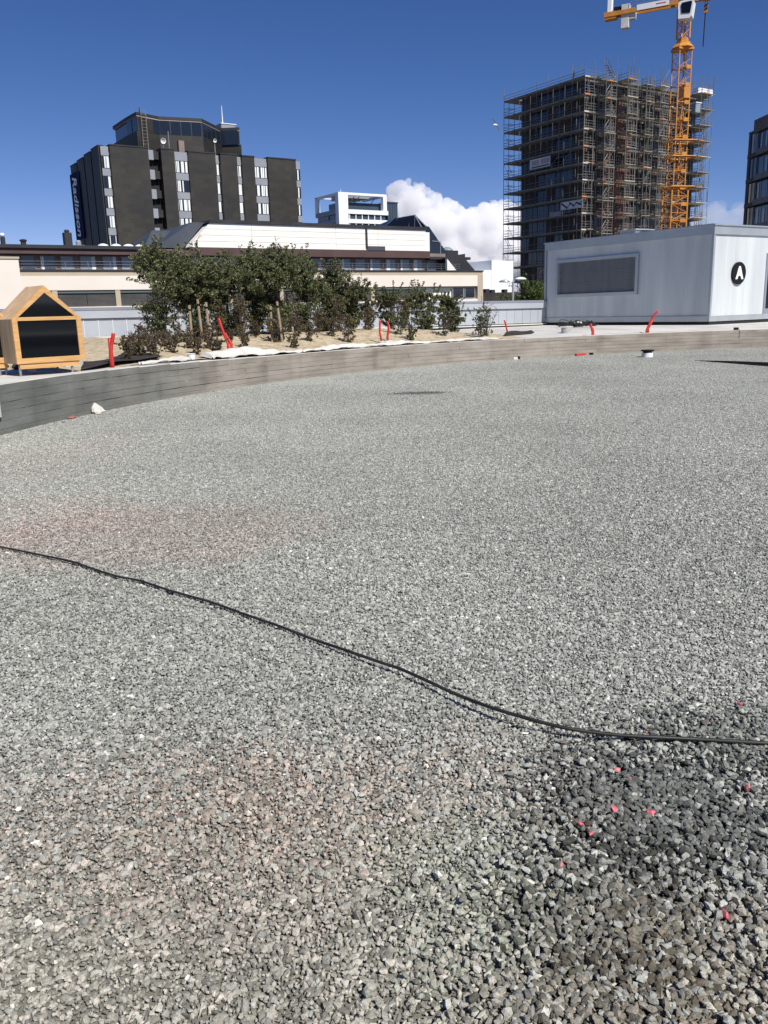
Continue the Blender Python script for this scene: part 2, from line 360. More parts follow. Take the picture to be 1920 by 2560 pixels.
# ------------------------------------------------------------------ gravel
def gravel_mat():
    m = bpy.data.materials.new('crushed stone'); m.use_nodes = True
    n = m.node_tree.nodes; l = m.node_tree.links; b = n['Principled BSDF']; b.inputs['Roughness'].default_value = .8
    b.inputs['Specular IOR Level'].default_value = .25
    g = n.new('ShaderNodeNewGeometry')
    at = n.new('ShaderNodeAttribute'); at.attribute_name = 'tone'
    ch = n.new('ShaderNodeAttribute'); ch.attribute_name = 'chance'
    ra = n.new('ShaderNodeValToRGB'); e = ra.color_ramp.elements
    e[0].position = 0; e[0].color = (.125, .127, .115, 1)
    e[1].position = .5; e[1].color = (.340, .350, .313, 1)
    for p_, c_ in ((.82, (.475, .47, .43)), (.95, (.64, .625, .57)), (1.0, (.76, .74, .68))):
        q = e.new(p_); q.color = (*c_, 1)
    l.new(at.outputs['Fac'], ra.inputs[0])
    nz = n.new('ShaderNodeTexNoise'); nz.inputs['Scale'].default_value = 1.3; nz.inputs['Detail'].default_value = 5; l.new(g.outputs['Position'], nz.inputs['Vector'])
    nz2 = n.new('ShaderNodeTexNoise'); nz2.inputs['Scale'].default_value = 5.5; nz2.inputs['Detail'].default_value = 3; l.new(g.outputs['Position'], nz2.inputs['Vector'])
    def region(px, py, dx, dy, rot=0, hard=.25, wob=.9):
        c = at_z(px, py, 0)
        sb = n.new('ShaderNodeVectorMath'); sb.operation = 'SUBTRACT'; sb.inputs[1].default_value = (c.x, c.y, 0); l.new(g.outputs['Position'], sb.inputs[0])
        mp = n.new('ShaderNodeMapping'); mp.inputs['Rotation'].default_value = (0, 0, rot); mp.inputs['Scale'].default_value = (1 / dx, 1 / dy, 0); l.new(sb.outputs[0], mp.inputs['Vector'])
        ln = n.new('ShaderNodeVectorMath'); ln.operation = 'LENGTH'; l.new(mp.outputs[0], ln.inputs[0])
        w = n.new('ShaderNodeMath'); w.operation = 'MULTIPLY_ADD'; w.inputs[1].default_value = wob; l.new(nz.outputs['Fac'], w.inputs[0]); l.new(ln.outputs['Value'], w.inputs[2])
        w2 = n.new('ShaderNodeMath'); w2.operation = 'MULTIPLY_ADD'; w2.inputs[1].default_value = wob * .5; l.new(nz2.outputs['Fac'], w2.inputs[0]); l.new(w.outputs[0], w2.inputs[2])
        mr = n.new('ShaderNodeMapRange'); mr.interpolation_type = 'SMOOTHSTEP'
        mid = 1 + wob * .75
        mr.inputs['From Min'].default_value = mid + hard; mr.inputs['From Max'].default_value = mid - hard; l.new(w2.outputs[0], mr.inputs['Value'])
        return mr.outputs[0]
    cur = ra.outputs[0]
    def tint(cur, fac, col, amount=1.0):
        f = fac
        if amount != 1.0:
            k = n.new('ShaderNodeMath'); k.operation = 'MULTIPLY'; k.inputs[1].default_value = amount; l.new(fac, k.inputs[0]); f = k.outputs[0]
        # each stone is either of the other colour or not: ragged, stone by stone edges
        st_ = n.new('ShaderNodeMapRange'); st_.inputs['From Min'].default_value = -.12; st_.inputs['From Max'].default_value = .12
        df = n.new('ShaderNodeMath'); df.operation = 'SUBTRACT'; l.new(f, df.inputs[0]); l.new(ch.outputs['Fac'], df.inputs[1]); l.new(df.outputs[0], st_.inputs['Value'])
        gt = n.new('ShaderNodeMath'); gt.operation = 'MULTIPLY'; l.new(st_.outputs[0], gt.inputs[0])
        pos = n.new('ShaderNodeMath'); pos.operation = 'GREATER_THAN'; pos.inputs[1].default_value = .01; l.new(f, pos.inputs[0]); l.new(pos.outputs[0], gt.inputs[1])
        x = n.new('ShaderNodeMixRGB'); x.blend_type = 'MULTIPLY'; x.inputs[2].default_value = (*col, 1); l.new(gt.outputs[0], x.inputs[0]); l.new(cur, x.inputs[1])
        return x.outputs[0]
    cur = tint(cur, region(330, 1335, 1.25, .95, hard=.3, wob=1.0), (1.045, .94, .925), .85)
    cur = tint(cur, region(40, 1300, .9, .9, hard=.4, wob=1.2), (1.04, .945, .93), .6)
    cur = tint(cur, region(110, 1140, .9, 1.5, hard=.5, wob=1.5), (1.04, .945, .93), .45)
    cur = tint(cur, region(500, 2380, 1.2, .85, hard=.7, wob=1.0), (1.05, .985, .92), .9)
    cur = tint(cur, region(250, 2030, .8, .45, hard=.5, wob=1.4), (1.02, .95, .945), .5)
    cur = tint(cur, region(900, 1960, .65, .38, hard=.5, wob=1.4), (1.02, .95, .94), .5)
    cur = tint(cur, region(600, 2250, .5, .2, hard=.5, wob=1.4), (1.0, .945, .96), .45)
    cur = tint(cur, region(1150, 2200, .28, .35, hard=.5, wob=1.4), (.84, .93, .90), .5)
    cur = tint(cur, region(1840, 1850, .38, .26, hard=.55, wob=1.2), (.46, .47, .47), .8)
    cur = tint(cur, region(1660, 2020, .40, .36, hard=.6, wob=1.2), (.40, .41, .42), .9)
    cur = tint(cur, region(1560, 2260, .30, .28, hard=.5, wob=1.2), (.48, .48, .47), .8)
    cur = tint(cur, region(1540, 2500, .26, .14, hard=.5, wob=1.2), (.60, .58, .55), .7)
    cur = tint(cur, region(1830, 2400, .25, .25, hard=.5, wob=1.0), (1.04, .98, .92), .8)
    cur = tint(cur, region(1045, 983, .55, .26, hard=.4, wob=1.1), (.36, .36, .36), .9)
    # broad light and dark drifts of the stone itself
    nb = n.new('ShaderNodeTexNoise'); nb.inputs['Scale'].default_value = .35; nb.inputs['Detail'].default_value = 4; l.new(g.outputs['Position'], nb.inputs['Vector'])
    mb = n.new('ShaderNodeMapRange'); mb.inputs['From Min'].default_value = .3; mb.inputs['From Max'].default_value = .7; mb.inputs['To Min'].default_value = .88; mb.inputs['To Max'].default_value = 1.12; l.new(nb.outputs['Fac'], mb.inputs['Value'])
    x = n.new('ShaderNodeMixRGB'); x.blend_type = 'MULTIPLY'; x.inputs[0].default_value = 1; l.new(cur, x.inputs[1]); l.new(mb.outputs[0], x.inputs[2])
    ns = n.new('ShaderNodeTexNoise'); ns.inputs['Scale'].default_value = 190; ns.inputs['Detail'].default_value = 4; ns.inputs['Roughness'].default_value = .7; l.new(g.outputs['Position'], ns.inputs['Vector'])
    ms = n.new('ShaderNodeMapRange'); ms.inputs['From Min'].default_value = .32; ms.inputs['From Max'].default_value = .68; ms.inputs['To Min'].default_value = .68; ms.inputs['To Max'].default_value = 1.34; l.new(ns.outputs['Fac'], ms.inputs['Value'])
    x2 = n.new('ShaderNodeMixRGB'); x2.blend_type = 'MULTIPLY'; x2.inputs[0].default_value = 1; l.new(x.outputs[0], x2.inputs[1]); l.new(ms.outputs[0], x2.inputs[2])
    l.new(x2.outputs[0], b.inputs['Base Color'])
    fn = n.new('ShaderNodeTexNoise'); fn.inputs['Scale'].default_value = 260; fn.inputs['Detail'].default_value = 3; l.new(g.outputs['Position'], fn.inputs['Vector'])
    bp = n.new('ShaderNodeBump'); bp.inputs['Strength'].default_value = .6; bp.inputs['Distance'].default_value = .0025; l.new(fn.outputs['Fac'], bp.inputs['Height']); l.new(bp.outputs[0], b.inputs['Normal'])
    return m
MT['gravel'] = gravel_mat()
bed = MB(); NB = 120
bed.v = [polar(2 * math.pi * i / NB, RR + .1, -.010) for i in range(NB)]; bed.f = [tuple(range(NB))]
bo = struct(bed.build('gravel_bed', 'gravel'))
bo.data.attributes.new('tone', 'FLOAT', 'POINT').data.foreach_set('value', [.12] * NB)
bo.data.attributes.new('chance', 'FLOAT', 'POINT').data.foreach_set('value', [.5] * NB)

ico = bmesh.new(); bmesh.ops.create_icosphere(ico, subdivisions=1, radius=1.0)
ico.verts.ensure_lookup_table()
IV = np.array([v.co[:] for v in ico.verts]); IF = np.array([[v.index for v in f.verts] for f in ico.faces]); ico.free()
def rand_rot(r, n):
    q = r.normal(size=(n, 4)); q /= np.linalg.norm(q, axis=1)[:, None]
    w, x, y, z = q.T
    return np.stack([np.stack([1 - 2 * (y * y + z * z), 2 * (x * y - z * w), 2 * (x * z + y * w)], 1),
                     np.stack([2 * (x * y + z * w), 1 - 2 * (x * x + z * z), 2 * (y * z - x * w)], 1),
                     np.stack([2 * (x * z - y * w), 2 * (y * z + x * w), 1 - 2 * (x * x + y * y)], 1)], 1)
def stones(r, pos, size, flat=.62):
    """angular crushed stones: (n,3) positions, (n,) sizes -> verts, faces"""
    n = len(pos)
    v = np.repeat(IV[None], n, 0) * (1 + r.uniform(-.40, .33, (n, len(IV), 1)))
    v = v * np.stack([np.ones(n) * 1.15, r.uniform(.65, 1.0, n), r.uniform(flat - .2, flat + .2, n)], 1)[:, None, :]
    tilt = rand_rot(r, n)
    mixr = r.random(n) < .45
    ang = r.uniform(0, 2 * np.pi, n); t2 = r.normal(0, .35, n); c, s_ = np.cos(ang), np.sin(ang); ct, st = np.cos(t2), np.sin(t2); zz = np.zeros(n); oo = np.ones(n)
    rz = np.stack([np.stack([c, -s_, zz], 1), np.stack([s_, c, zz], 1), np.stack([zz, zz, oo], 1)], 1)
    rx = np.stack([np.stack([oo, zz, zz], 1), np.stack([zz, ct, -st], 1), np.stack([zz, st, ct], 1)], 1)
    fl = np.einsum('nij,njk->nik', rz, rx)
    rot = np.where(mixr[:, None, None], tilt, fl)
    v = np.einsum('nij,nkj->nki', rot, v) * (size * .5)[:, None, None] + pos[:, None, :]
    f = IF[None] + (np.arange(n) * len(IV))[:, None, None]
    return v.reshape(-1, 3), f.reshape(-1, 3)
def np_mesh(name, v, f, m, tone=None, per=12, extra=None):
    """tri mesh from arrays; extra = loose points appended"""
    nv = len(v) + (0 if extra is None else len(extra))
    me = bpy.data.meshes.new(name); me.vertices.add(nv)
    allv = v if extra is None else np.concatenate([v, extra])
    me.vertices.foreach_set('co', allv.astype(np.float32).ravel())
    k = f.shape[1]
    me.loops.add(f.size); me.loops.foreach_set('vertex_index', f.astype(np.int32).ravel())
    me.polygons.add(len(f)); me.polygons.foreach_set('loop_start', (np.arange(len(f)) * k).astype(np.int32))
    if m: me.materials.append(MT[m])
    if tone is not None:
        t = np.repeat(tone, per)
        if len(t) < nv: t = np.concatenate([t, np.zeros(nv - len(t))])
        me.attributes.new('tone', 'FLOAT', 'POINT').data.foreach_set('value', t.astype(np.float32))
        q = np.repeat(np.random.default_rng(len(tone)).random(len(tone)), per); q = np.concatenate([q, np.zeros(nv - len(q))])
        me.attributes.new('chance', 'FLOAT', 'POINT').data.foreach_set('value', q.astype(np.float32))
    me.update(calc_edges=True); me.shade_flat()
    return me
def tones(r, n): return np.clip(r.beta(1.9, 2.0, n), 0, 1) * .9 + (r.random(n) < .045) * .4 * r.random(n)

NR = np.random.default_rng(5)
PV, PF, PT, PI = [], [], [], []
NVAR, NST = 4, 8300
base = 0
for var in range(NVAR):
    g_ = int(math.sqrt(NST)); gx, gy = np.meshgrid(np.arange(g_), np.arange(g_))
    xy = (np.stack([gx.ravel(), gy.ravel()], 1) + NR.uniform(0, 1, (g_ * g_, 2))) / g_ - .5
    sz = np.clip(NR.lognormal(math.log(.0130), .42, len(xy)), .0055, .034)
    z = NR.uniform(-.006, .004, len(xy)) - (sz - .0130) * .15
    v, f = stones(NR, np.column_stack([xy, z]), sz)
    PV.append(v); PF.append(f + base); base += len(v); PT.append(tones(NR, len(xy))); PI.append(np.full(len(v), var))
tx = []
for i in range(-20, 21):
    for j in range(-20, 21):
        x, y = CX + i + .02, CY + j
        if math.hypot(x - CX, y - CY) < RR - .55: tx.append((x, y, 0.0))
# narrower ring of tiles tucked against the wall
for i in range(130):
    a = 2 * math.pi * i / 130; tx.append((CX + (RR - .52) * math.cos(a), CY + (RR - .52) * math.sin(a), -.004))
tx = np.array(tx); NT = len(tx)
gm = np_mesh('gravel', np.concatenate(PV), np.concatenate(PF), 'gravel', np.concatenate(PT), 12, tx)
var_attr = np.concatenate(PI + [np.full(NT, -1)]).astype(np.int32)
gm.attributes.new('variant', 'INT', 'POINT').data.foreach_set('value', var_attr)
pick = np.concatenate([np.zeros(base), NR.integers(0, NVAR, NT)]).astype(np.int32)
gm.attributes.new('pick', 'INT', 'POINT').data.foreach_set('value', pick)
turn = np.concatenate([np.zeros(base), NR.integers(0, 4, NT) * math.pi / 2])
turn[-130:] = [2 * math.pi * i / 130 for i in range(130)]
gm.attributes.new('turn', 'FLOAT', 'POINT').data.foreach_set('value', turn.astype(np.float32))
gro = link('gravel', gm); stuff(gro); tag(gro, 'grey green crushed stone gravel filling the round pit', 'gravel')
ng = bpy.data.node_groups.new('spread_gravel', 'GeometryNodeTree')
ng.interface.new_socket('Geometry', in_out='INPUT', socket_type='NodeSocketGeometry')
ng.interface.new_socket('Geometry', in_out='OUTPUT', socket_type='NodeSocketGeometry')
N = ng.nodes; L = ng.links
gi = N.new('NodeGroupInput'); go = N.new('NodeGroupOutput')
def named(nm, ty):
    a = N.new('GeometryNodeInputNamedAttribute'); a.data_type = ty; a.inputs['Name'].default_value = nm; return a.outputs[0]
va = named('variant', 'INT')
def sep(k):
    c = N.new('FunctionNodeCompare'); c.data_type = 'INT'; c.operation = 'EQUAL'
    L.new(va, c.inputs[2]); c.inputs[3].default_value = k
    s_ = N.new('GeometryNodeSeparateGeometry'); s_.domain = 'POINT'
    L.new(gi.outputs[0], s_.inputs[0]); L.new(c.outputs[0], s_.inputs[1]); return s_.outputs[0]
g2i = N.new('GeometryNodeGeometryToInstance')
for k in range(NVAR): L.new(sep(k), g2i.inputs[0])
# one instance per variant
jn = N.new('GeometryNodeJoinGeometry')
for lk in list(g2i.inputs[0].links): L.remove(lk)
N.remove(g2i)
for k in range(NVAR):
    q = N.new('GeometryNodeGeometryToInstance'); L.new(sep(k), q.inputs[0]); L.new(q.outputs[0], jn.inputs[0])
iop = N.new('GeometryNodeInstanceOnPoints')
L.new(sep(-1), iop.inputs['Points']); L.new(jn.outputs[0], iop.inputs['Instance'])
iop.inputs['Pick Instance'].default_value = True
L.new(named('pick', 'INT'), iop.inputs['Instance Index'])
cx = N.new('ShaderNodeCombineXYZ'); L.new(named('turn', 'FLOAT'), cx.inputs['Z'])
L.new(cx.outputs[0], iop.inputs['Rotation'])
L.new(iop.outputs[0], go.inputs[0])
md = gro.modifiers.new('spread', 'NODES'); md.node_group = ng

# coarser loose stones heaped in the lower right and sprinkled elsewhere
cpos, csz = [], []
def coarse(px, py, sx, sy, n, lo, hi, hz):
    c = at_z(px, py, 0)
    for _ in range(n):
        x, y = c.x + NR.normal() * sx, c.y + NR.normal() * sy
        if math.hypot(x - CX, y - CY) > RR - .1: continue
        s_ = NR.uniform(lo, hi); cpos.append((x, y, NR.uniform(.002, hz))); csz.append(s_)
coarse(1840, 1860, .20, .14, 900, .013, .027, .012)
coarse(1660, 2030, .20, .22, 2300, .014, .031, .020)
coarse(1560, 2260, .18, .16, 1600, .014, .030, .020)
coarse(1530, 2480, .20, .10, 1200, .014, .028, .016)
coarse(900, 2250, .6, .4, 350, .012, .026, .005)
coarse(960, 1500, 1.6, 1.6, 1200, .014, .026, .006)
coarse(200, 1010, 1.8, 2.6, 800, .018, .05, .008)
v, f = stones(NR, np.array(cpos), np.array(csz))
lo = link('loose_stones', np_mesh('loose_stones', v, f, 'gravel', tones(NR, len(csz))))
stuff(lo); tag(lo, 'larger loose stones lying over the gravel', 'stones')

# ================================================================== NEAR STRUCTURES ON THE ROOF
# ---- planting bed (sandy mound) between the ring wall and the parapet
A0, A1 = rad(163.5), rad(117)
def bed_z(a, r):
    ta = (a - A1) / (A0 - A1); t = (r - RR - WT) / max(r_out(a) - 1.0 - RR - WT, .1)
    ta = min(max(ta, 0), 1); t = min(max(t, 0), 1)
    e = min(1, ta / .22) * min(1, (1 - ta) / .10)
    e = e * e * (3 - 2 * e)
    h = min(1, t / .35); h = h * h * (3 - 2 * h); h *= min(1, (1 - t) / .12 + .25)
    x, y, _ = polar(a, r)
    nz = .018 * math.sin(2.1 * x + 1.3 * y) + .012 * math.sin(4.7 * x - 3.1 * y + 1) + .02 * math.sin(9 * x + 7 * y) * math.sin(6 * x - 8 * y)
    return deck_z(a, r) + .004 + max(0.0, e * (.035 + .24 * h + nz * (.4 + h)))
sb = MB(); na, nr = 110, 26
for i in range(na + 1):
    a = A0 + (A1 - A0) * i / na
    for j in range(nr + 1):
        r_ = RR + WT + .002 + (r_out(a) - 1.0 - RR - WT) * j / nr
        sb.v.append(polar(a, r_, bed_z(a, r_)))
for i in range(na):
    for j in range(nr):
        sb.f.append((i * (nr + 1) + j, i * (nr + 1) + j + 1, (i + 1) * (nr + 1) + j + 1, (i + 1) * (nr + 1) + j))
struct(sb.build('planting_bed', 'sand', smooth=True))
def ground_at(x, y):
    r_ = math.hypot(x - CX, y - CY); a = math.atan2(y - CY, x - CX)
    if r_ < RR: return 0.0
    if r_ < RR + WT: return wtop(a) - .004
    return bed_z(a, r_) if A1 < a < A0 and r_ < r_out(a) - 1.0 else deck_z(a, r_)
def keep_out(p, rmin):
    """push a point outwards so that it is not over the pit"""
    r_ = math.hypot(p.x - CX, p.y - CY)
    if r_ < rmin:
        d = Vector((p.x, p.y, 0)); d.normalize(); p = p.copy()
        while math.hypot(p.x - CX, p.y - CY) < rmin: p += d * .02
    return p
def on_bed(px, py, iters=12, rmin=RR + WT + .06):
    p = keep_out(at_z(px, py, .8), rmin)
    for _ in range(iters): p = keep_out(at_z(px, py, ground_at(p.x, p.y)), rmin)
    return Vector((p.x, p.y, ground_at(p.x, p.y)))
def on_top(px, py, z, rmin=RR + .05): return keep_out(at_z(px, py, z), rmin)
def bed_at(px, dist):
    """a point on the bed in the direction px at depth dist"""
    p = at_y(px, 800, dist); return Vector((p.x, p.y, ground_at(p.x, p.y)))

# ---- parapet along the roof edge (tilts a little with the roof falls)
KU, KV = 27.4, 19.9
PLEN = 40.0; PB = .05
par = thing('parapet_wall', 'long low blue grey metal clad parapet wall behind the planting', 'wall', W(KU - .02, PAR_V, .72), TH)
par.rotation_euler = (0, rad(.28), TH)
pb = MB(); pb.box(-PLEN, 0, .03, .42, .10, .985); pb.build('core', 'gap', par)
plinth = MB().box(-PLEN, 0, .06, .40, -.4, .10); plinth.build('plinth', 'gap', par)
MB().py([(-PLEN, .985), (0, .985), (0, 1.075), (-PLEN, 1.075)], -.10, .48).build('cap', 'zinc_cap', par)
MB().box(-PLEN, 0, -.085, -.04, .735, .985).build('fascia', 'zinc', par)
MB().box(-PLEN, 0, -.04, .03, .70, .985).build('shadow_line', 'zinc_cap', par)  # darker zinc strip: the shadow line below the fascia put into the colour
pw = .46
pan = MB().box(.006, pw - .006, -.012, .03, .10, .70).mesh('panel', 'zinc')
seam = MB().box(-.014, .014, -.026, -.0125, .10, .70).mesh('seam', 'zinc_seam')
k = 0
while -(k + 1) * pw > -PLEN:
    po = link('panel', pan, par, (-(k + 1) * pw, 0, 0))
    if k > 18 and True: link('seam', seam, po, (0, 0, 0))
    k += 1
MB().box(-PLEN, 0, -.10, .05, .02, .07).build('foot_trim', 'concrete_top', par)
MB().box(-PLEN, -9.0, -1.05, -.55, -.05, .16).build('kerb_beam', 'concrete_top', par)

# ---- the kiosk with the letter A
kz = .72; KL, KD, KH = 8.5, 9.0, 3.47
kio = thing('kiosk', 'blue grey translucent clad kiosk with a round letter sign', 'building', W(KU, KV, kz), TH)
MB().box(.05, KD, .05, KL - .05, .12, KH - .02).build('core', 'alu', kio)
MB().box(-.06, KD + .06, -.06, KL + .06, KH - .30, KH - .0).build('roof_edge', 'alu', kio)
MB().box(-.10, KD + .10, -.10, KL + .10, KH, KH + .05).build('roof_cap', 'alu', kio)
MB().box(.3, KD - .3, .3, KL - .3, KH + .05, KH + .10).build('roof_sheet', 'roofdark', kio)
MB().box(-.02, KD, -.02, KL, -.02, .12).build('foot_gap', 'gap', kio)
MB().box(-.05, KD + .05, -.05, KL + .05, .10, .30).build('base_trim', 'alu', kio)
for (x, y) in ((-.045, -.045), (-.045, KL - .02)): MB().box(x, x + .10, y, y + .10, .30, KH - .30).build('corner_post', 'alu', kio)
# window on the long side (plane u = KU)
def kv(px, py): v_, z_ = fv(px, py, KU); return v_ - KV, z_ - kz
wy1 = kv(1392, 700)[0]; wy0 = kv(1597, 700)[0]
wz1 = (kv(1392, 650)[1] + kv(1597, 634)[1]) / 2; wz0 = (kv(1388, 742)[1] + kv(1597, 739)[1]) / 2
# panels on the long side: full height ones and ones above and below the window
n = 15; pwid = (KL - .11) / n
for i in range(n):
    y0 = .06 + i * pwid; y1 = y0 + pwid
    ym = (y0 + y1) / 2
    segs = [(.30, KH - .30)] if not (wy0 - .02 < ym < wy1 + .02) else [(.30, wz0), (wz1, KH - .30)]
    for z0, z1 in segs: MB().box(-.0, .05, y0 + .0015, y1 - .0015, z0, z1).build('panel', 'poly', kio)
n = 14; pwid = (KD - .1) / n
for i in range(n):
    x0 = .06 + i * pwid
    MB().box(x0 + .0015, x0 + pwid - .0015, 0, .05, .30, KH - .30).build('panel', 'poly', kio)
win = MB()
a_, b_, t_ = wy0, wy1, .13
win.box(-.09, .02, a_, b_, wz1 - t_, wz1); win.box(-.09, .02, a_, b_, wz0, wz0 + t_)
win.box(-.09, .02, a_, a_ + t_, wz0 + t_, wz1 - t_); win.box(-.09, .02, b_ - t_, b_, wz0 + t_, wz1 - t_)
wo = win.build('window', 'alu', kio)
MB().box(-.0, .045, a_ + t_, a_ + t_ + .05, wz0 + t_, wz1 - t_).build('jamb', 'zinc_cap', wo)
MB().box(0, .045, b_ - t_ - .05, b_ - t_, wz0 + t_, wz1 - t_).build('jamb', 'zinc_cap', wo)
MT['meshglass'] = mat('grey screened glass', (.105, .112, .118), (.145, .152, .158), 1.5, rough=.35, stretch=(3, 3, .3))
zs = [wz0 + t_, wz0 + t_ + (wz1 - wz0 - 2 * t_) * .36, wz0 + t_ + (wz1 - wz0 - 2 * t_) * .70, wz1 - t_]
for i in range(3): MB().box(.012, .03, a_ + t_, b_ - t_, zs[i] + .006, zs[i + 1] - .006).build('pane', 'meshglass', wo)
# door at the right hand end of the bright side
dx, dz = fu(1912, 700, KV); dx -= KU
MB().box(dx, dx + 1.1, -.03, .04, .30, 2.55).build('door', 'zinc_cap', kio)
MB().box(dx + .12, dx + .98, -.04, -.02, .5, 2.4).build('door_glass', 'glass_dark', kio)
# the round sign, a thing of its own fixed on the kiosk
sx_, sz_ = fu(1844, 683, KV)
sgn = thing('letter_sign', 'black round sign with white letter A on the kiosk wall', 'sign', W(sx_, KV - .045, sz_), TH)
dk = MB()
dk.v = []
nn = 40; sr = .54 * .98
rr_ = abs(fu(1844, 656, KV)[1] - fu(1844, 712, KV)[1]) / 2
P = [(rr_ * math.cos(2 * math.pi * i / nn), rr_ * math.sin(2 * math.pi * i / nn)) for i in range(nn)]
dk.py(P, -.03, .045); dk.build('disc', 'black', sgn)
lt = link('letter', text_mesh('A', rr_ * 1.5, .012, 'white', bold=.045), sgn, (0, -.036, -.01)); lt.rotation_euler = (rad(90), 0, 0)
# small roof box
bu, bz = fu(1590, 578, KV + 4)
rb = thing('roof_vent', 'small low grey metal box on the kiosk roof', 'vent', W(bu, KV + 4, kz + KH + .05), TH)
MB().bbox(-.5, .5, -.4, .4, 0, .12, .04).build('housing', 'alu', rb)
MB().box(-.56, .56, -.46, .46, .12, .16).build('lid', 'zinc', rb)

# ---- wooden display house on legs
def plank_house(name, label, loc, rot, mats=('wood', 'ply', 'roofply'), seed=0, legs=True):
    h = thing(name, label, 'display case', loc, rot, 'small wooden gabled cases')
    w, eav, apx, dp, t, lz = .58, .70, 1.22, .66, .085, .20
    MB().box(-w, w, 0, .045, lz, lz + t).build('bottom_beam', mats[0], h)
    for s in (-1, 1):
        MB().box(min(s * w, s * (w - t)), max(s * w, s * (w - t)), 0, .05, lz + t, lz + eav).build('post', mats[0], h)
    tk = .085
    L_ = math.hypot(w, apx - eav); nx_, nz_ = (apx - eav) / L_, w / L_
    for s in (-1, 1):
        P = [(s * w, lz + eav), (0, lz + apx), (0, lz + apx - tk / nz_), (s * (w - tk / nx_ * .55), lz + eav)]
        if s < 0: P = P[::-1]
        MB().py(P, 0, .05).build('rafter', mats[0], h)
    MB().box(-w + t, w - t, .004, .045, lz + eav - .028, lz + eav + .028).build('tie_beam', mats[0], h)
    MB().box(-w + t, w - t, .02, .032, lz + t, lz + eav - .028).build('pane', 'glass_black', h)
    gz = lz + eav + .028
    MB().py([(-w + t + .02, gz), (w - t - .02, gz), (0, lz + apx - tk / nz_ - .002)], .02, .032).build('pane', 'glass_black', h)
    # side boards, roof boards, floor
    for s in (-1, 1):
        for k in range(3):
            y0, y1 = .05 + k * (dp - .05) / 3, .05 + (k + 1) * (dp - .05) / 3 - .003
            MB().box(min(s * w, s * (w - .022)), max(s * w, s * (w - .022)), y0, y1, lz, lz + eav - .002).build('side_board', mats[1], h)
        for k in range(3):
            y0, y1 = .05 + k * (dp - .05) / 3, .05 + (k + 1) * (dp - .05) / 3 - .003
            P = [(s * w, lz + eav), (0, lz + apx), (0, lz + apx - .03), (s * (w - .03), lz + eav)]
            if s < 0: P = P[::-1]
            MB().py(P, y0, y1).build('roof_board', mats[2], h)
    MB().box(-w + .03, w - .03, .05, dp - .03, lz, lz + .02).build('floor_board', mats[1], h)
    MB().py([(-w + .03, lz), (w - .03, lz), (w - .03, lz + eav), (0, lz + apx - .04), (-w + .03, lz + eav)], dp - .025, dp).build('back_board', mats[1], h)
    MB().box(-w + .05, w - .1, .02, .06, lz - .085, lz - .003).build('skirt_board', mats[0], h)
    if legs:
        for sx in (-w + .06, w - .22):
            for sy in (.06, dp - .06): MB().tube((sx, sy, -.0), (sx, sy, lz), .022, n=8).build('leg', 'steel', h)
    return h
hx = at_y(131, 905, 14.05)
house = plank_house('wooden_display_house', 'wooden gabled case with black glass front standing on metal legs', (hx.x, 14.05, ground_at(hx.x, 14.05)), rad(46))
hx2 = at_y(-60, 905, 13.7)
house2 = plank_house('wooden_display_house', 'second wooden case cut off by the left picture edge', (hx2.x, 13.7, ground_at(hx2.x, 13.7)), rad(40))

# bits round the house
def crumple(name, pts, m, label, cat, amp=.02, seed=1, thick=.006, n=14, parent=None):
    """a sheet lying over four corner points, wrinkled, with thickness"""
    r = random.Random(seed); a, b, c, d = [Vector(p) for p in pts]
    mb = MB(); ph = [r.uniform(0, 6.28) for _ in range(8)]; fr = [r.uniform(3, 11) for _ in range(8)]
    for side in (0, 1):
        for i in range(n + 1):
            for j in range(n + 1):
                s, t = i / n, j / n
                p = (a * (1 - s) + b * s) * (1 - t) + (d * (1 - s) + c * s) * t
                w = sum(math.sin(fr[k] * s + fr[7 - k] * t * (1 if k % 2 else -1) + ph[k]) for k in range(6)) / 6
                edge = .02 * math.sin(17 * (s + t) + ph[0])
                mb.v.append((p.x + edge, p.y + edge * .7, p.z + amp * (1 + w) - (thick if side else 0)))
    m1 = (n + 1) ** 2
    for i in range(n):
        for j in range(n):
            q = (i * (n + 1) + j, i * (n + 1) + j + 1, (i + 1) * (n + 1) + j + 1, (i + 1) * (n + 1) + j)
            mb.f.append(q); mb.f.append(tuple(k + m1 for k in q[::-1]))
    edge = [i * (n + 1) for i in range(n + 1)] + [n * (n + 1) + j for j in range(1, n + 1)] + [i * (n + 1) + n for i in range(n - 1, -1, -1)] + [j for j in range(n - 1, 0, -1)]
    for q in range(len(edge)):
        x, y = edge[q], edge[(q + 1) % len(edge)]; mb.f.append((x, y, y + m1, x + m1))
    o = mb.build(name, m, parent, off=tuple(a), smooth=True, loc=a)
    return tag(o, label, cat) if parent is None else o
ZL = wtop(rad(168)); Z1 = ZL + .002; DL = ZL
wc = MB(); c_ = on_top(80, 930, Z1, RR + .22); nx = 10
for i_ in range(nx + 1):
    for j_ in range(15):
        t_ = j_ / 14; w_ = (i_ / nx - .5) * (.17 - .03 * math.sin(3 * t_))
        zz = .20 * max(0, 1 - t_ / .55) ** .9 + .006 + .006 * math.sin(9 * i_ / nx + 4 * t_)
        yy = .12 - .10 * min(1, t_ / .55) - .16 * max(0, (t_ - .5) / .5)
        wc.v.append((w_ + .02 * t_ + .01 * math.sin(7 * t_), yy + .012 * math.sin(8 * i_ / nx), zz))
wc.f = [(i_ * 15 + j_, i_ * 15 + j_ + 1, (i_ + 1) * 15 + j_ + 1, (i_ + 1) * 15 + j_) for i_ in range(nx) for j_ in range(14)]
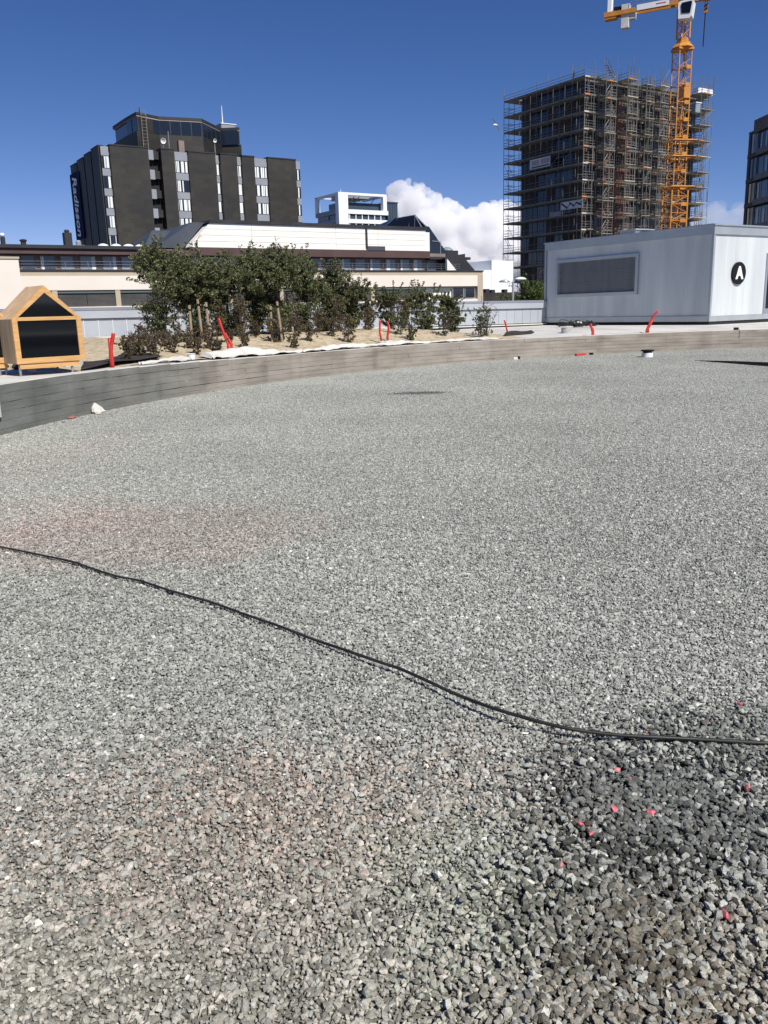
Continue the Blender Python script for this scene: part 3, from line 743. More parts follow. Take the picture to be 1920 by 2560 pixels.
o = wc.build('white_cloth', 'white', None, loc=(c_.x, c_.y, wtop(rad(168)) - .004), smooth=True); o.rotation_euler = (0, 0, rad(25))
sm_ = o.modifiers.new('thickness', 'SOLIDIFY'); sm_.thickness = .006
tag(o, 'white cloth hanging before the wooden case and over the wall', 'cloth')
crumple('white_rag', [on_top(205, 890, DL + .02), on_top(222, 884, DL + .14), on_top(240, 893, DL + .02), on_top(215, 897, DL + .02)], 'textile', 'small white rag beside the right side of the wooden case', 'rag', .02, 8, n=8)
crumple('membrane_sheet', [on_top(206, 924, DL + .01, RR + WT + .02), on_top(405, 893, DL + .05, RR + WT + .02), on_top(310, 874, DL + .14), on_top(208, 884, DL + .03)], 'membrane', 'dark membrane sheet lying between wooden case and sandy bed', 'sheet', .03, 5, n=18)
soilm = MB(); rs = random.Random(2)
for i in range(46):
    t = rs.random(); p = on_top(-30 + 230 * t, 925 - 12 * t - rs.uniform(-2, 22), DECK_Z, RR + WT + .12)
    s_ = rs.uniform(.05, .16)
    soilm.lathe([(s_ * .95, -.02), (s_ * 1.0, s_ * .25), (s_ * .7, s_ * .6), (s_ * .25, s_ * .85)], 6, (p.x, p.y, ground_at(p.x, p.y)))
so = soilm.build('soil_heap', 'soil'); stuff(so); tag(so, 'dark soil clods under the wooden case', 'soil')
blk = thing('concrete_block', 'rough pale stone block behind the right leg of the wooden case', 'block', on_top(186, 919, DL - .01, RR + WT + .2), rad(20))
MB().bbox(-.16, .16, 0, .3, 0, .17, .015).build('body', 'stone_grey', blk)

# ---- white geotextile folded along the top of the wall
def fabric(name, label, px0, px1, seed, width=.42, hump=.10):
    r = random.Random(seed); mb = MB()
    def ang(px):
        lo_, hi_ = rad(60), rad(200)
        best = None
        for k in range(500):
            a = rad(90 + k * .2); x, y, _ = polar(a, RR + .2); d = ray(px, 860)
            e = abs(x * d.y - y * d.x)
            if best is None or e < best[0]: best = (e, a)
        return best[1]
    a0, a1 = ang(px0), ang(px1); n = max(24, int(abs(a1 - a0) * RR / .07)); m = 9
    ph = [r.uniform(0, 6.28) for _ in range(12)]
    for i in range(n + 1):
        t = i / n; a = a0 + (a1 - a0) * t; s = abs(a1 - a0) * RR * t
        e = min(1, t / .06, (1 - t) / .06); e = max(e, .05)
        wv = .5 + .5 * math.sin(1.7 * s + ph[0]) * math.sin(.9 * s + ph[1])
        wd_ = width * e * (.55 + .45 * math.sin(1.1 * s + ph[2]) + .25 * math.sin(3.1 * s + ph[3]))
        wd_ = max(wd_, .10)
        r_in = RR + .10 + .06 * math.sin(2.3 * s + ph[4])
        for j in range(m + 1):
            q = j / m; rr1 = r_in + wd_ * q
            x, y, _ = polar(a, rr1); z0 = ground_at(x, y)
            z0 = max(z0, wtop(a) - .004) if rr1 < RR + WT + .06 else z0
            h = hump * e * wv * math.sin(math.pi * q) ** .8 + .040 * abs(math.sin(2.6 * s + 5 * q + ph[5])) ** 1.5 + .022 * abs(math.sin(7 * s - 6 * q + ph[6])) + .005 * abs(math.sin(23 * s + 9 * q))
            mb.v.append((x, y, z0 + .004 + h))
    for i in range(n):
        for j in range(m):
            q = i * (m + 1) + j; mb.f.append((q, q + 1, q + m + 2, q + m + 1))
    c = mb.v[len(mb.v) // 2]
    o = mb.build(name, 'textile', None, off=c, smooth=True, loc=c)
    sm = o.modifiers.new('thickness', 'SOLIDIFY'); sm.thickness = .006; sm.offset = 1
    return tag(o, label, 'fabric', 'white fabric on the wall top')
fabric('geotextile', 'short white fabric fold on the wall beside the dark membrane', 340, 470, 1, .5, .13)
fabric('geotextile', 'heaped white fabric roll on the wall in front of the bent red pipe', 520, 760, 2, .6, .16)
fabric('geotextile', 'thin white fabric strip on the wall in front of the twin red pipes', 745, 980, 3, .5, .08)
fabric('geotextile', 'flat white fabric end on the wall at the right end of the planting', 965, 1250, 4, .7, .07)

# ---- red conduits sticking out of the ground
def ring_point(px, out, py=860):
    """the point in direction px that lies `out` metres outside the ring wall"""
    d = ray(px, py); d.z = 0; d.normalize(); p = d * 8.0
    while math.hypot(p.x - CX, p.y - CY) < RR + WT + out: p += d * .01
    return Vector((p.x, p.y, ground_at(p.x, p.y)))
def inside(px, py, gap=.15):
    p = at_z(px, py, 0); d = Vector((p.x, p.y, 0)); d.normalize()
    while math.hypot(p.x - CX, p.y - CY) > RR - gap: p -= d * .01
    return p
def conduit(px, py, pts, label, r=.03, out=None):
    g = on_bed(px, py) if out is None else ring_point(px, out)
    t = thing('conduit_pipe', label, 'pipe', g, 0, 'red conduit pipes')
    d = g.y; bx, by = project(g)
    for k, path in enumerate(pts):
        pp = [Vector(((q[0] - bx) / FPX * d, q[2] if len(q) > 2 else 0, max(0, (by - q[1]) / FPX * d * 1.02))) for q in path]
        fine = []
        for i in range(len(pp) - 1):
            for s in range(4): fine.append(pp[i].lerp(pp[i + 1], s / 4))
        fine.append(pp[-1])
        fine = [Vector((0, 0, -.08)) + Vector((fine[0].x, fine[0].y, 0))] + fine
        MB().path(fine, r, 8).build('tube', 'red_pipe', t, smooth=True)
    return t
conduit(280, 888, [[(280, 888), (284, 866), (289, 850), (292, 838)], [(282, 888), (281, 870), (279, 850, .05)]], 'red pipe pair at the dark membrane near the wooden case', .035)
conduit(572, 862, [[(572, 862), (565, 842), (558, 820), (553, 800)], [(580, 862), (572, 848), (566, 836)]], 'tall bent red pipe pair among the plants left of centre', .032, .75)
conduit(953, 846, [[(953, 846), (950, 832), (951, 815), (952, 804)]], 'left one of twin red pipes in front of the planting', .028, .55)
conduit(969, 842, [[(969, 842), (972, 828), (972, 815), (969, 807)]], 'right one of twin red pipes in front of the planting', .032, .7)
conduit(1269, 832, [[(1269, 832), (1265, 815), (1261, 802)]], 'thin red pipe leaning by the parapet near the tangle of cable', .028)
conduit(1481, 830, [[(1481, 830), (1478, 820), (1476, 811)], [(1483, 830), (1481, 822), (1476, 815, .08)]], 'short red pipe stump beside the pale bucket', .035)
conduit(1616, 826, [[(1616, 826), (1624, 808), (1632, 792), (1642, 781)], [(1620, 822), (1626, 810), (1631, 801, .05)]], 'tall curved red pipe in front of the kiosk', .036)

# ---- pale bucket and cable tangle near the kiosk
ZR = wtop(rad(110)); bp_ = on_top(1414, 836, ZR, RR + .17)
bk = thing('bucket', 'pale grey cylindrical bucket on the wall top before the kiosk', 'bucket', (bp_.x, bp_.y, ZR - .004))
MB().lathe([(.135, 0), (.14, .01), (.15, .21), (.157, .215), (.157, .235), (.14, .235), (.13, .03), (.05, .02)], 20).build('body', 'stone_grey', bk, smooth=False)
MB().path([(.157 * math.cos(a), .157 * math.sin(a) * .2 - .155, .2 - .07 * math.sin(a)) for a in [math.pi * i / 10 for i in range(11)]], .004, 5).build('handle', 'steel', bk)
tg = on_top(1440, 822, ZR + .06, RR + WT + .7)
ct_ = MB(); rc = random.Random(6)
for k in range(16):
    c = Vector((rc.uniform(-.45, .55), rc.uniform(-.2, .35), .04)); ra_ = rc.uniform(.12, .32); ph = rc.uniform(0, 6)
    pts = [(c.x + ra_ * 1.5 * math.cos(ph + a) + .05 * math.sin(3 * a), c.y + ra_ * math.sin(ph + a), .03 + .09 * (1 + math.sin(2 * a + ph)) * rc.uniform(.6, 1.3) * math.exp(-(c.x * c.x) * 3) + .01 * k * .6) for a in [i * .5 for i in range(rc.randint(9, 16))]]
    ct_.path(pts, rc.uniform(.012, .022), 5)
cto = ct_.build('cable_tangle', 'cable', None, loc=(tg.x, tg.y, ground_at(tg.x, tg.y))); tag(cto, 'tangle of dark cables lying before the kiosk', 'cables')
crumple('white_bag', [Vector((tg.x + x_, tg.y + y_, ground_at(tg.x, tg.y) + z_)) for x_, y_, z_ in ((-.1, -.1, .14), (.2, -.12, .15), (.22, .1, .22), (-.02, .1, .22))], 'textile', 'white plastic scrap on top of the cable tangle', 'plastic scrap', .03, 12, n=8)
bs = at_z(1320, 832, DECK_Z); 
MBs = MB()
crumple('dark_sheet', [on_top(1258, 842, ZR + .02, RR + WT + .03), on_top(1338, 837, ZR + .02, RR + WT + .03), on_top(1330, 828, ZR + .10), on_top(1266, 832, ZR + .10)], 'soil', 'dark crumpled sheet on the ground by the thin leaning red pipe', 'sheet', .035, 9, n=14)
p0, p1 = on_top(1335, 836, ZR + .03, RR + WT + .1), on_top(1392, 832, ZR + .04, RR + WT + .15)
tb = MB().path([p0, p1], .035, 4).build('timber', 'stake', None, off=tuple(p0), loc=p0); tag(tb, 'thin timber batten lying left of the pale bucket', 'timber')

# ---- small things on the gravel
g = inside(1618, 893, .4)
st = thing('drain_riser', 'short white pipe riser with a black lid on the gravel', 'drain', (g.x, g.y, 0))
MB().lathe([(.16, -.05), (.16, .13), (.14, .13), (.14, .0)], 24).build('riser', 'white', st)
MB().lathe([(.13, .10), (.13, .17), (.19, .175), (.19, .205), (.17, .215), (.05, .22)], 24).build('lid', 'black', st)
g0, g1 = inside(1439, 890, .12) + Vector((0, 0, .03)), inside(1463, 886, .1) + Vector((0, 0, .03))
o = MB().path([g0, g1], .042, 10).build('pipe_offcut', 'red_pipe', None, off=tuple(g0), loc=g0); tag(o, 'short red pipe offcut lying on gravel at the wall foot', 'pipe')
g0 = inside(1290, 896)
w_ = thing('white_scrap', 'small white and black scrap on the gravel at the wall foot', 'scrap', (g0.x, g0.y, 0))
MB().bbox(-.09, .05, -.05, .05, .0, .06, .02).build('white_piece', 'white', w_); MB().bbox(.05, .12, -.05, .06, .0, .09, .02).build('dark_piece', 'black', w_)
g0 = inside(1478, 887)
o = MB().bbox(-.06, .06, -.04, .04, 0, .07, .02).build('dark_scrap', 'black', None, loc=(g0.x, g0.y, 0)); tag(o, 'tiny dark scrap right of the red pipe offcut', 'scrap')
# paper bag by the wall on the left
g0 = inside(246, 1026, .13)
bg = MB(); rb2 = random.Random(4); nb_ = 14; hh_ = [0, .04, .10, .155, .185]
for k, h in enumerate(hh_):
    for j in range(nb_):
        a = 2 * math.pi * j / nb_; r_ = (.085, .10, .075, .035, .01)[k] * (1 + .22 * math.sin(3 * a + k) + .12 * rb2.uniform(-1, 1))
        bg.v.append((r_ * math.cos(a) * 1.1 - .25 * h, r_ * math.sin(a) * .7, h))
for k in range(4):
    for j in range(nb_): bg.f.append((k * nb_ + j, k * nb_ + (j + 1) % nb_, (k + 1) * nb_ + (j + 1) % nb_, (k + 1) * nb_ + j))
bg.f.append(tuple(4 * nb_ + j for j in range(nb_)))
o = bg.build('paper_bag', 'textile', None, loc=(g0.x, g0.y, -.005)); tag(o, 'crumpled white paper bag at the foot of the curved wall', 'bag')
crumple('red_scrap', [at_z(169, 1047, .015), at_z(187, 1044, .015), at_z(189, 1040, .02), at_z(172, 1041, .02)], 'red_faded', 'small faded red scrap on the gravel near the paper bag', 'scrap', .006, 3, n=6)
# black socket box on the wall top at the right, with a cable down the wall
ZR = wtop(rad(95)); g0 = on_top(1840, 826, ZR, RR + .09)
bx = thing('socket_box', 'small black box with a short wire on the wall top', 'box', (g0.x, g0.y, ZR - .004))
MB().bbox(-.07, .07, -.05, .05, 0, .085, .012).build('case', 'black', bx)
MB().path([(.06, -.05, .04), (.08, -.10, .02), (.085, -.115, -.08), (.08, -.118, -.25)], .006, 5).build('wire', 'black', bx)
# small box fixed to the wall at the left frame edge
g0 = at_z(-8, 1030, .33)
bx = thing('wall_plate', 'pale plate fixed to the wall at the left picture edge', 'plate', polar(math.atan2(g0.y - CY, g0.x - CX), RR - .03, .25), math.atan2(g0.y - CY, g0.x - CX))
MB().bbox(-.01, .03, -.09, .09, -.0, .30, .006).build('plate', 'concrete_top', bx)

# ---- black cable across the gravel
CP = [(-260, 1330), (-120, 1345), (0, 1367), (90, 1385), (180, 1404), (215, 1416), (290, 1440), (350, 1452), (430, 1478), (520, 1503), (610, 1535), (700, 1566), (780, 1597), (860, 1624), (940, 1652), (1000, 1672), (1070, 1703), (1130, 1731), (1190, 1755), (1250, 1776), (1330, 1799), (1400, 1817), (1470, 1829), (1550, 1838), (1640, 1843), (1740, 1848), (1830, 1853), (1920, 1858), (2040, 1862), (2300, 1880)]
lift = {13: .012, 14: .016, 15: .018, 16: .02, 17: .024, 18: .03, 19: .036, 20: .036, 21: .03, 22: .022, 23: .016, 24: .012}
ctrl = [at_z(px, py, .016 + lift.get(i, .004)) for i, (px, py) in enumerate(CP)]
def smooth_path(c, sub=6):
    out = []
    for i in range(len(c) - 1):
        a, b, d, e = c[max(i - 1, 0)], c[i], c[i + 1], c[min(i + 2, len(c) - 1)]
        for s in range(sub):
            t = s / sub
            out.append(.5 * ((2 * b) + (d - a) * t + (2 * a - 5 * b + 4 * d - e) * t * t + (3 * b - a - 3 * d + e) * t ** 3))
    out.append(c[-1]); return out
c0 = ctrl[0]
o = MB().path(smooth_path(ctrl), .0072, 8).build('cable', 'cable', None, off=tuple(c0), loc=c0, smooth=True)
tag(o, 'long black cable lying across the gravel in the foreground', 'cable')
ctrl = [at_z(px, py, z) for px, py, z in ((1735, 902, -.005), (1780, 903.5, .02), (1830, 905.5, .035), (1870, 908, .04), (1920, 911, .045), (1990, 914, .05), (2080, 917, .05))]
c0 = ctrl[0]
o = MB().path(smooth_path(ctrl), [.012 + .04 * min(1, i / 24) for i in range(len(ctrl) * 6 - 5)], 8).build('hose', 'cable', None, off=tuple(c0), loc=c0, smooth=True)
tag(o, 'thick black hose coming in over the gravel at the right edge', 'hose')

# ---- stones sprayed pink
pinks = [(1849, 1758, .020, 'far right near the cable end'), (1768, 1800, .012, 'tiny one above the cable'), (1613, 1828, .018, 'touching the cable'), (1543, 1923, .020, 'small reddish one just below the cable'), (1573, 1949, .020, 'flat reddish one below the cable'),
         (1870, 1969, .030, 'brightest one near the right edge'), (1535, 2024, .024, 'left one of the middle pair'), (1628, 2033, .032, 'large right one of the middle pair'), (1450, 2057, .022, 'dull one left of the large chip'), (1474, 2073, .030, 'large one with a pale corner'), (1402, 2158, .018, 'leftmost small one'), (1538, 2211, .014, 'tiny dull one in the dark stones'), (1812, 2284, .028, 'lowest one at the lower right')]
for i, (px, py, s_, d_) in enumerate(pinks):
    g0 = at_z(px, py, .018)
    v, f = stones(NR, np.zeros((1, 3)), np.array([s_ * 1.15]), .7)
    o = link('pink_stone', np_mesh('pink_stone', v, f, 'pink'), None, (g0.x, g0.y, .016))
    tag(o, 'pink sprayed stone on the gravel, ' + d_, 'stone', 'pink sprayed stones')

# ================================================================== BUILDINGS BEYOND THE ROOF
def glazed(parent, off, u0, u1, z0, z1, v, pane, n=1, frame='grey_panel', fw_=.07, proud=.05, curtains=None, name='window'):
    """a framed window in a facade facing -v: window (frame) > pane, curtain"""
    m = MB()
    m.box(u0, u1, v - proud, v, z1 - fw_, z1).box(u0, u1, v - proud, v, z0, z0 + fw_)
    m.box(u0, u0 + fw_, v - proud, v, z0 + fw_, z1 - fw_).box(u1 - fw_, u1, v - proud, v, z0 + fw_, z1 - fw_)
    w = (u1 - u0 - fw_ * 2) / n
    for i in range(1, n): m.box(u0 + fw_ + i * w - .035, u0 + fw_ + i * w + .035, v - proud, v, z0 + fw_, z1 - fw_)
    o = m.build(name, frame, parent, off)
    MB().box(u0 + fw_, u1 - fw_, v - .03, v - .01, z0 + fw_, z1 - fw_).build('pane', pane, o, off)
    for a, b in (curtains or []):
        MB().box(u0 + fw_ + a * (u1 - u0 - 2 * fw_), u0 + fw_ + b * (u1 - u0 - 2 * fw_), v - .048, v - .03, z0 + fw_, z1 - fw_).build('curtain', 'curtain', o, off)
    return o

# ---- long cream building across the street
VC = 60.0
cu0, cu1 = fu(-90, 670, VC)[0], fu(1207, 678, VC)[0]
cre, co = city('cream_building', 'long cream office building with brown upper floor and rooftop hall', 'building', (cu0 + cu1) / 2, VC)
ZP = 4.76                                                         # parapet of the lower block
def cz(py, px=600, v=VC): return fu(px, py, v)[1]
B_ = lambda: MB()
B_().box(cu0, cu1, VC + .35, VC + 22, GROUND_Z, ZP - .35).build('body', 'cream', cre, co)
B_().box(cu0, cu1 + .06, VC - .08, VC + 3.2, ZP - .10, ZP).build('coping', 'roofdark', cre, co)
B_().box(cu0, cu1, VC, VC + .35, ZP - .42, ZP - .10).build('frieze', 'tan', cre, co)
B_().box(cu0, cu1 - .62, VC - .03, VC + .35, 3.42, ZP - .42).build('upper_band', 'cream_pink', cre, co)
B_().box(cu0, cu1 - .62, VC - .03, VC + .35, 1.75, 2.33).build('sill_band', 'cream_pink', cre, co)
B_().box(cu0, cu1 - .62, VC - .0, VC + .35, GROUND_Z, 1.75).build('lower_wall', 'tan', cre, co)
B_().box(cu1 - .62, cu1, VC - .04, VC + .35, GROUND_Z, ZP - .42).build('end_pier', 'tan', cre, co)
# blinds between piers
u = fu(137, 735, VC)[0]; step = fu(295, 735, VC)[0] - u
piers = [u + step * k for k in range(-2, 30)]
piers = [p for p in piers if cu0 + .5 < p < cu1 - 4.0]
edges = [cu0] + piers + [cu1 - .62]
for p in piers: B_().box(p - .17, p + .17, VC + .0, VC + .35, 2.33, 3.42).build('pier', 'tan', cre, co)
B_().box(cu0, cu1 - 3.4, VC + .05, VC + .2, 3.22, 3.42).build('blind_box', 'greenbox', cre, co)
for a, b in zip(edges[:-1], edges[1:]):
    if b > cu1 - 1: continue
    mid = (a + b) / 2
    for x0, x1 in ((a + .18, mid - .02), (mid + .02, b - .18)):
        bo_ = B_().box(x0, x1, VC + .16, VC + .20, 2.33, 3.22).build('roller_blind', 'blind', cre, co)
        sl = MB().box(x0, x1, VC + .14, VC + .16, 0, .055)
        me = sl.mesh('slat', 'blind', (co[0], co[1], 0))
        for k in range(11): link('slat', me, bo_, (0, 0, 2.34 + k * .08 - co[2]))
lastw = edges[-2]
glazed(cre, co, cu1 - 3.3, cu1 - 2.05, 2.36, 3.36, VC + .2, 'glass_dark', 1)
glazed(cre, co, cu1 - 1.95, cu1 - .75, 2.36, 3.36, VC + .2, 'glass_dark', 1)
# recessed top floor
VT = VC + 2.6
tu0, tu1 = fu(-120, 640, VT)[0], fu(1118, 655, VT)[0]
def tz(py, px): return fu(px, py, VT)[1]
zf0, zf1 = tz(640, 900), tz(616, 900)
zf0, zf1 = 5.92, 6.42
B_().box(tu0, tu1, VT + .25, VT + 16, ZP - .4, 6.35).build('top_floor', 'brownpost', cre, co)
hl = fu(474, 612, VT)[0]
B_().box(tu0, hl, VT - .55, VT + .25, 5.88, 6.24).build('fascia', 'purple', cre, co)
B_().box(hl + .01, fu(1066, 640, VT)[0], VT - .55, VT + .25, 5.90, 6.48).build('fascia', 'purple', cre, co)
B_().box(fu(1066, 640, VT)[0] + .01, fu(1167, 644, VT)[0], VT - .55, VT + .25, 5.80, 6.02).build('fascia', 'roofdark', cre, co)
B_().box(tu0 - .1, fu(372, 618, VT)[0], VT - .7, VT + 16, 6.24, 6.46).build('roof_edge', 'roofdark', cre, co)
# windows of the top floor, one every 1.9 m, some with blinds, some open
rwn = random.Random(21)
k = 0; x = fu(-60, 650, VT)[0]
while x < tu1 - 1.4:
    w = rwn.choice((.95, 1.05, 1.15)); pn = rwn.choice(('glass_pale', 'glass_pale', 'glass_dark', 'glass_pale', 'glass_mid'))
    cur = rwn.choice((None, [(0, .22)], [(.75, 1)], [(.1, .45)], None, [(0, 1)] if rwn.random() < .35 else None))
    glazed(cre, co, x, x + w, ZP + .05, 5.84, VT + .24, pn, 1, 'brownpost', .06, .06, cur)
    x += w + rwn.choice((.28, .36, .42)); k += 1
# railing on the terrace edge
rl = thing('terrace_railing', 'thin metal railing along the cream building terrace', 'railing', W(co[0], VC + .5, ZP), TH)
ru0, ru1 = fu(-80, 660, VC)[0] - co[0], fu(1160, 668, VC)[0] - co[0]
for h in (.18, .36, .55): MB().box(ru0, ru1, -.01, .01, h - .009, h + .009).build('rail', 'steel', rl)
pm = MB().box(-.012, .012, -.012, .012, 0, .56).mesh('post', 'steel')
x = ru0
while x < ru1: link('post', pm, rl, (x, .035, 0)); x += 1.5
# rooftop hall: slanted cream gable wall of big panels
VB = VT - .35
def hu(px, py): return fu(px, py, VB)
tl, tr, br, bl = hu(524, 553), hu(1064, 578), hu(1064, 634), hu(470, 611)
ztop, zbot = (tl[1] + tr[1]) / 2, 6.49
B_().py([(bl[0] + .05, zbot), (tr[0], zbot), (tr[0], ztop - .05), (tl[0] + .05, ztop - .05)], VB + .06, VB + 9).build('hall_body', 'cream', cre, co)
rows_ = 4; seams = [hu(745, 600)[0] - 4.0, hu(840, 600)[0], hu(915, 600)[0] + 1.2, tr[0]]
for r_ in range(rows_):
    za = zbot + (ztop - zbot) * r_ / rows_ + .012; zb = zbot + (ztop - zbot) * (r_ + 1) / rows_ - .012
    la = bl[0] + (tl[0] - bl[0]) * (za - zbot) / (ztop - zbot); lb = bl[0] + (tl[0] - bl[0]) * (zb - zbot) / (ztop - zbot)
    prev = None
    for sm_ in seams:
        P = [(la, za), (sm_ - .01, za), (sm_ - .01, zb), (lb, zb)] if prev is None else [(prev + .01, za), (sm_ - .01, za), (sm_ - .01, zb), (prev + .01, zb)]
        B_().py(P, VB, VB + .06).build('cladding_panel', 'cream', cre, co); prev = sm_
B_().py([(tl[0] - .12, ztop), (tr[0] + .1, ztop), (tr[0] + .1, ztop + .22), (tl[0] + .06, ztop + .22)], VB - .12, VB + 9.2).build('hall_cap', 'roofdark', cre, co)
# dark slate slope to the left of the hall with a dormer
sl0 = fu(380, 612, VB + 3)
B_().py([(bl[0] - 2.2, zbot), (bl[0] - .02, zbot), (tl[0] - .02, ztop + .1), (tl[0] - 1.0, ztop + .1)], VB + 1.0, VB + 12).build('slate_slope', 'slate', cre, co)
d0, d1 = hu(385, 612), hu(432, 571)
B_().add([(d0[0], VB + 2, 6.7), (hu(500, 600)[0], VB + 2, 6.7), (hu(482, 574)[0] + .3, VB + 4, 8.0), (hu(425, 571)[0], VB + 4, 8.0), (d0[0], VB + 6, 6.7), (hu(500, 600)[0], VB + 6, 6.7)],
         [(0, 1, 2, 3), (4, 3, 2, 5), (0, 3, 4), (1, 5, 2), (0, 4, 5, 1)]).build('dormer', 'slate', cre, co)
# drain box and pipe on the hall wall
pu = hu(915, 590)[0]
B_().box(pu - .07, pu + .07, VB - .14, VB - .02, hu(915, 618)[1], ztop - .05).build('downpipe', 'roofdark', cre, co)
B_().box(pu, hu(960, 625)[0], VB - .2, VB - .02, hu(940, 629)[1], hu(940, 616)[1]).build('gutter_box', 'slate', cre, co)
# white pillar at the right end of the hall
B_().box(hu(1068, 600)[0], hu(1079, 600)[0], VB + .3, VB + 2.2, hu(1070, 641)[1], hu(1070, 580)[1]).build('end_pillar', 'cream', cre, co)
# glass pyramid with bars
VP_ = VB + 3.0
ap = fu(1037, 537, VP_ + 1.5); pbl = fu(955, 569, VP_); pbr = fu(1080, 574, VP_); pzb = ztop + .2
apx = Vector((ap[0], VP_ + 1.5, ap[1])); left_top = Vector((fu(985, 545, VP_ + 1.5)[0], VP_ + 1.5, fu(985, 546, VP_ + 1.5)[1]))
q0 = Vector((pbl[0] - .4, VP_, pzb - .05)); q1 = Vector((pbr[0], VP_, pzb - .05)); q2 = Vector((pbr[0], VP_ + 4, pzb - .05)); q3 = Vector((pbl[0] - .4, VP_ + 4, pzb - .05))
pyr = B_().add([q0, q1, q2, q3, apx, left_top], [(0, 1, 4, 5), (1, 2, 4), (2, 3, 5, 4), (3, 0, 5), (3, 2, 1, 0)]).build('glass_roof', 'glass_black', cre, co)
for k in range(6):
    t = k / 5; a = q0.lerp(q1, .04 + t * .62); b = left_top.lerp(apx, t)
    MB().tube(a, b, .035, n=4).build('glazing_bar', 'slate', pyr, co)
MB().tube(q1, apx, .06, n=4).build('glazing_bar', 'grey_panel', pyr, co); MB().tube(q0.lerp(q1, .85), apx, .045, n=4).build('glazing_bar', 'grey_panel', pyr, co)
# steep dark glazed gable at the right
gp = [hu(1080, 636), hu(1122, 634), hu(1079, 572)]
VG = VB + 2.4
gp = [fu(1080, 640, VG), fu(1120, 636, VG), fu(1072, 566, VG), fu(1062, 566, VG), fu(1062, 640, VG)]
gab = B_().py(gp, VG, VG + 6).build('glass_gable', 'glass_dark', cre, co)
MB().tube((fu(1080, 603, VG)[0], VG - .03, fu(1080, 603, VG)[1]), (fu(1098, 604, VG)[0], VG - .03, fu(1098, 604, VG)[1]), .04, n=4).build('glazing_bar', 'grey_panel', gab, co)
MB().tube((fu(1101, 604, VG)[0], VG - .03, fu(1101, 604, VG)[1]), (fu(1101, 635, VG)[0], VG - .03, fu(1101, 635, VG)[1]), .04, n=4).build('glazing_bar', 'grey_panel', gab, co)
# box with domed skylight
dm = fu(1125, 640, VG + 1); dzb, dzt = fu(1125, 640, VG + 1)[1], fu(1125, 627, VG + 1)[1]
B_().bbox(fu(1107, 630, VG + 1)[0], fu(1142, 630, VG + 1)[0], VG + .6, VG + 2.2, dzb - .3, dzt, .2).build('skylight_box', 'roofdark', cre, co)
rdm = (fu(1137, 630, VG + 1)[0] - fu(1112, 630, VG + 1)[0]) / 2
MB().lathe([(rdm, 0), (rdm * .92, .12), (rdm * .6, .30), (rdm * .1, .38)], 14, (fu(1124, 630, VG + 1)[0], VG + 1.4, dzt)).build('skylight_dome', 'glass_pale', cre, co, smooth=True)
# sloping dark roof flank at the right end
VS = VC + 1.2
P = [fu(1118, 645, VS), fu(1168, 634, VS), fu(1168, 646, VS), fu(1194, 677, VS), fu(1143, 678, VS)]
B_().py(P, VS + .3, VS + 14).build('roof_flank', 'roofdark', cre, co)
P = [fu(1118, 647, VS), fu(1142, 677, VS), fu(1118, 677, VS)]
B_().py(P, VS, VS + .28).build('gable_wall', 'cream', cre, co)
# rooftop things on the left
for (px, py) in ((258, 613), (290, 613), (321, 613), (351, 613)):
    q = fu(px, 618, VT + 3); 
    t = thing('roof_skylight', ('leftmost', 'second', 'third', 'rightmost')[(px - 250) // 32] + ' white dome skylight on the cream building roof', 'skylight', W(q[0], VT + 3, 6.46), TH, 'dome skylights')
    MB().lathe([(.42, 0), (.42, .18)], 16).build('kerb', 'roofdark', t)
    MB().lathe([(.46, .18), (.44, .24), (.33, .36), (.16, .43), (.03, .45)], 18).build('dome', 'dome', t, smooth=True)
for (px, ptop, w, lab, cap) in ((167, 577, .27, 'tall dark square chimney with a round cowl on the roof', 1), (58, 598, .16, 'short dark roof vent pipe with a flat hood', 0), (6, 588, .14, 'dark vent with a pale ball top at the left edge', 2)):
    q = fu(px, ptop + 5, VT + 1.5)
    t = thing('chimney', lab, 'chimney', W(q[0], VT + 1.5, 6.46), TH)
    h = q[1] - 6.46
    MB().bbox(-w, w, -w, w, 0, h, .05).build('stack', 'roofdark', t)
    if cap == 1: MB().lathe([(.15, h), (.15, h + .07), (.2, h + .08), (.17, h + .17), (.06, h + .22)], 12).build('cowl', 'roofdark', t)
    if cap == 0: MB().lathe([(.24, h), (.25, h + .08), (.12, h + .13)], 12).build('hood', 'roofdark', t)
    if cap == 2: MB().lathe([(.06, h), (.15, h + .06), (.17, h + .15), (.13, h + .25), (.03, h + .28)], 12).build('ball', 'dome', t, smooth=True)
q = fu(196, 607, VT + 2)
t = thing('roof_unit', 'small grey ventilation unit beside the dark chimney', 'vent', W(q[0], VT + 2, 6.46), TH)
MB().bbox(-.35, .35, -.4, .4, 0, .2, .04).build('base', 'grey_panel', t); MB().lathe([(.19, .2), (.19, .45), (.14, .54), (.03, .57)], 12).build('fan', 'grey_panel', t)
# lower beige wing standing forward at the far left
VL = VC - 5
q0_, q1_ = fu(-140, 650, VL), fu(46, 650, VL)
wing, wo_ = city('beige_wing', 'plain beige building block at the left picture edge', 'building', q1_[0] - 4, VL)
zt = fu(40, 647, VL)[1]
MB().box(q0_[0], q1_[0], VL, VL + 4.5, GROUND_Z, zt).build('wall', 'cream_pink', wing, wo_)
MB().box(q0_[0], q1_[0] + .05, VL - .06, VL + 4.55, zt, zt + .12).build('coping', 'tan', wing, wo_)

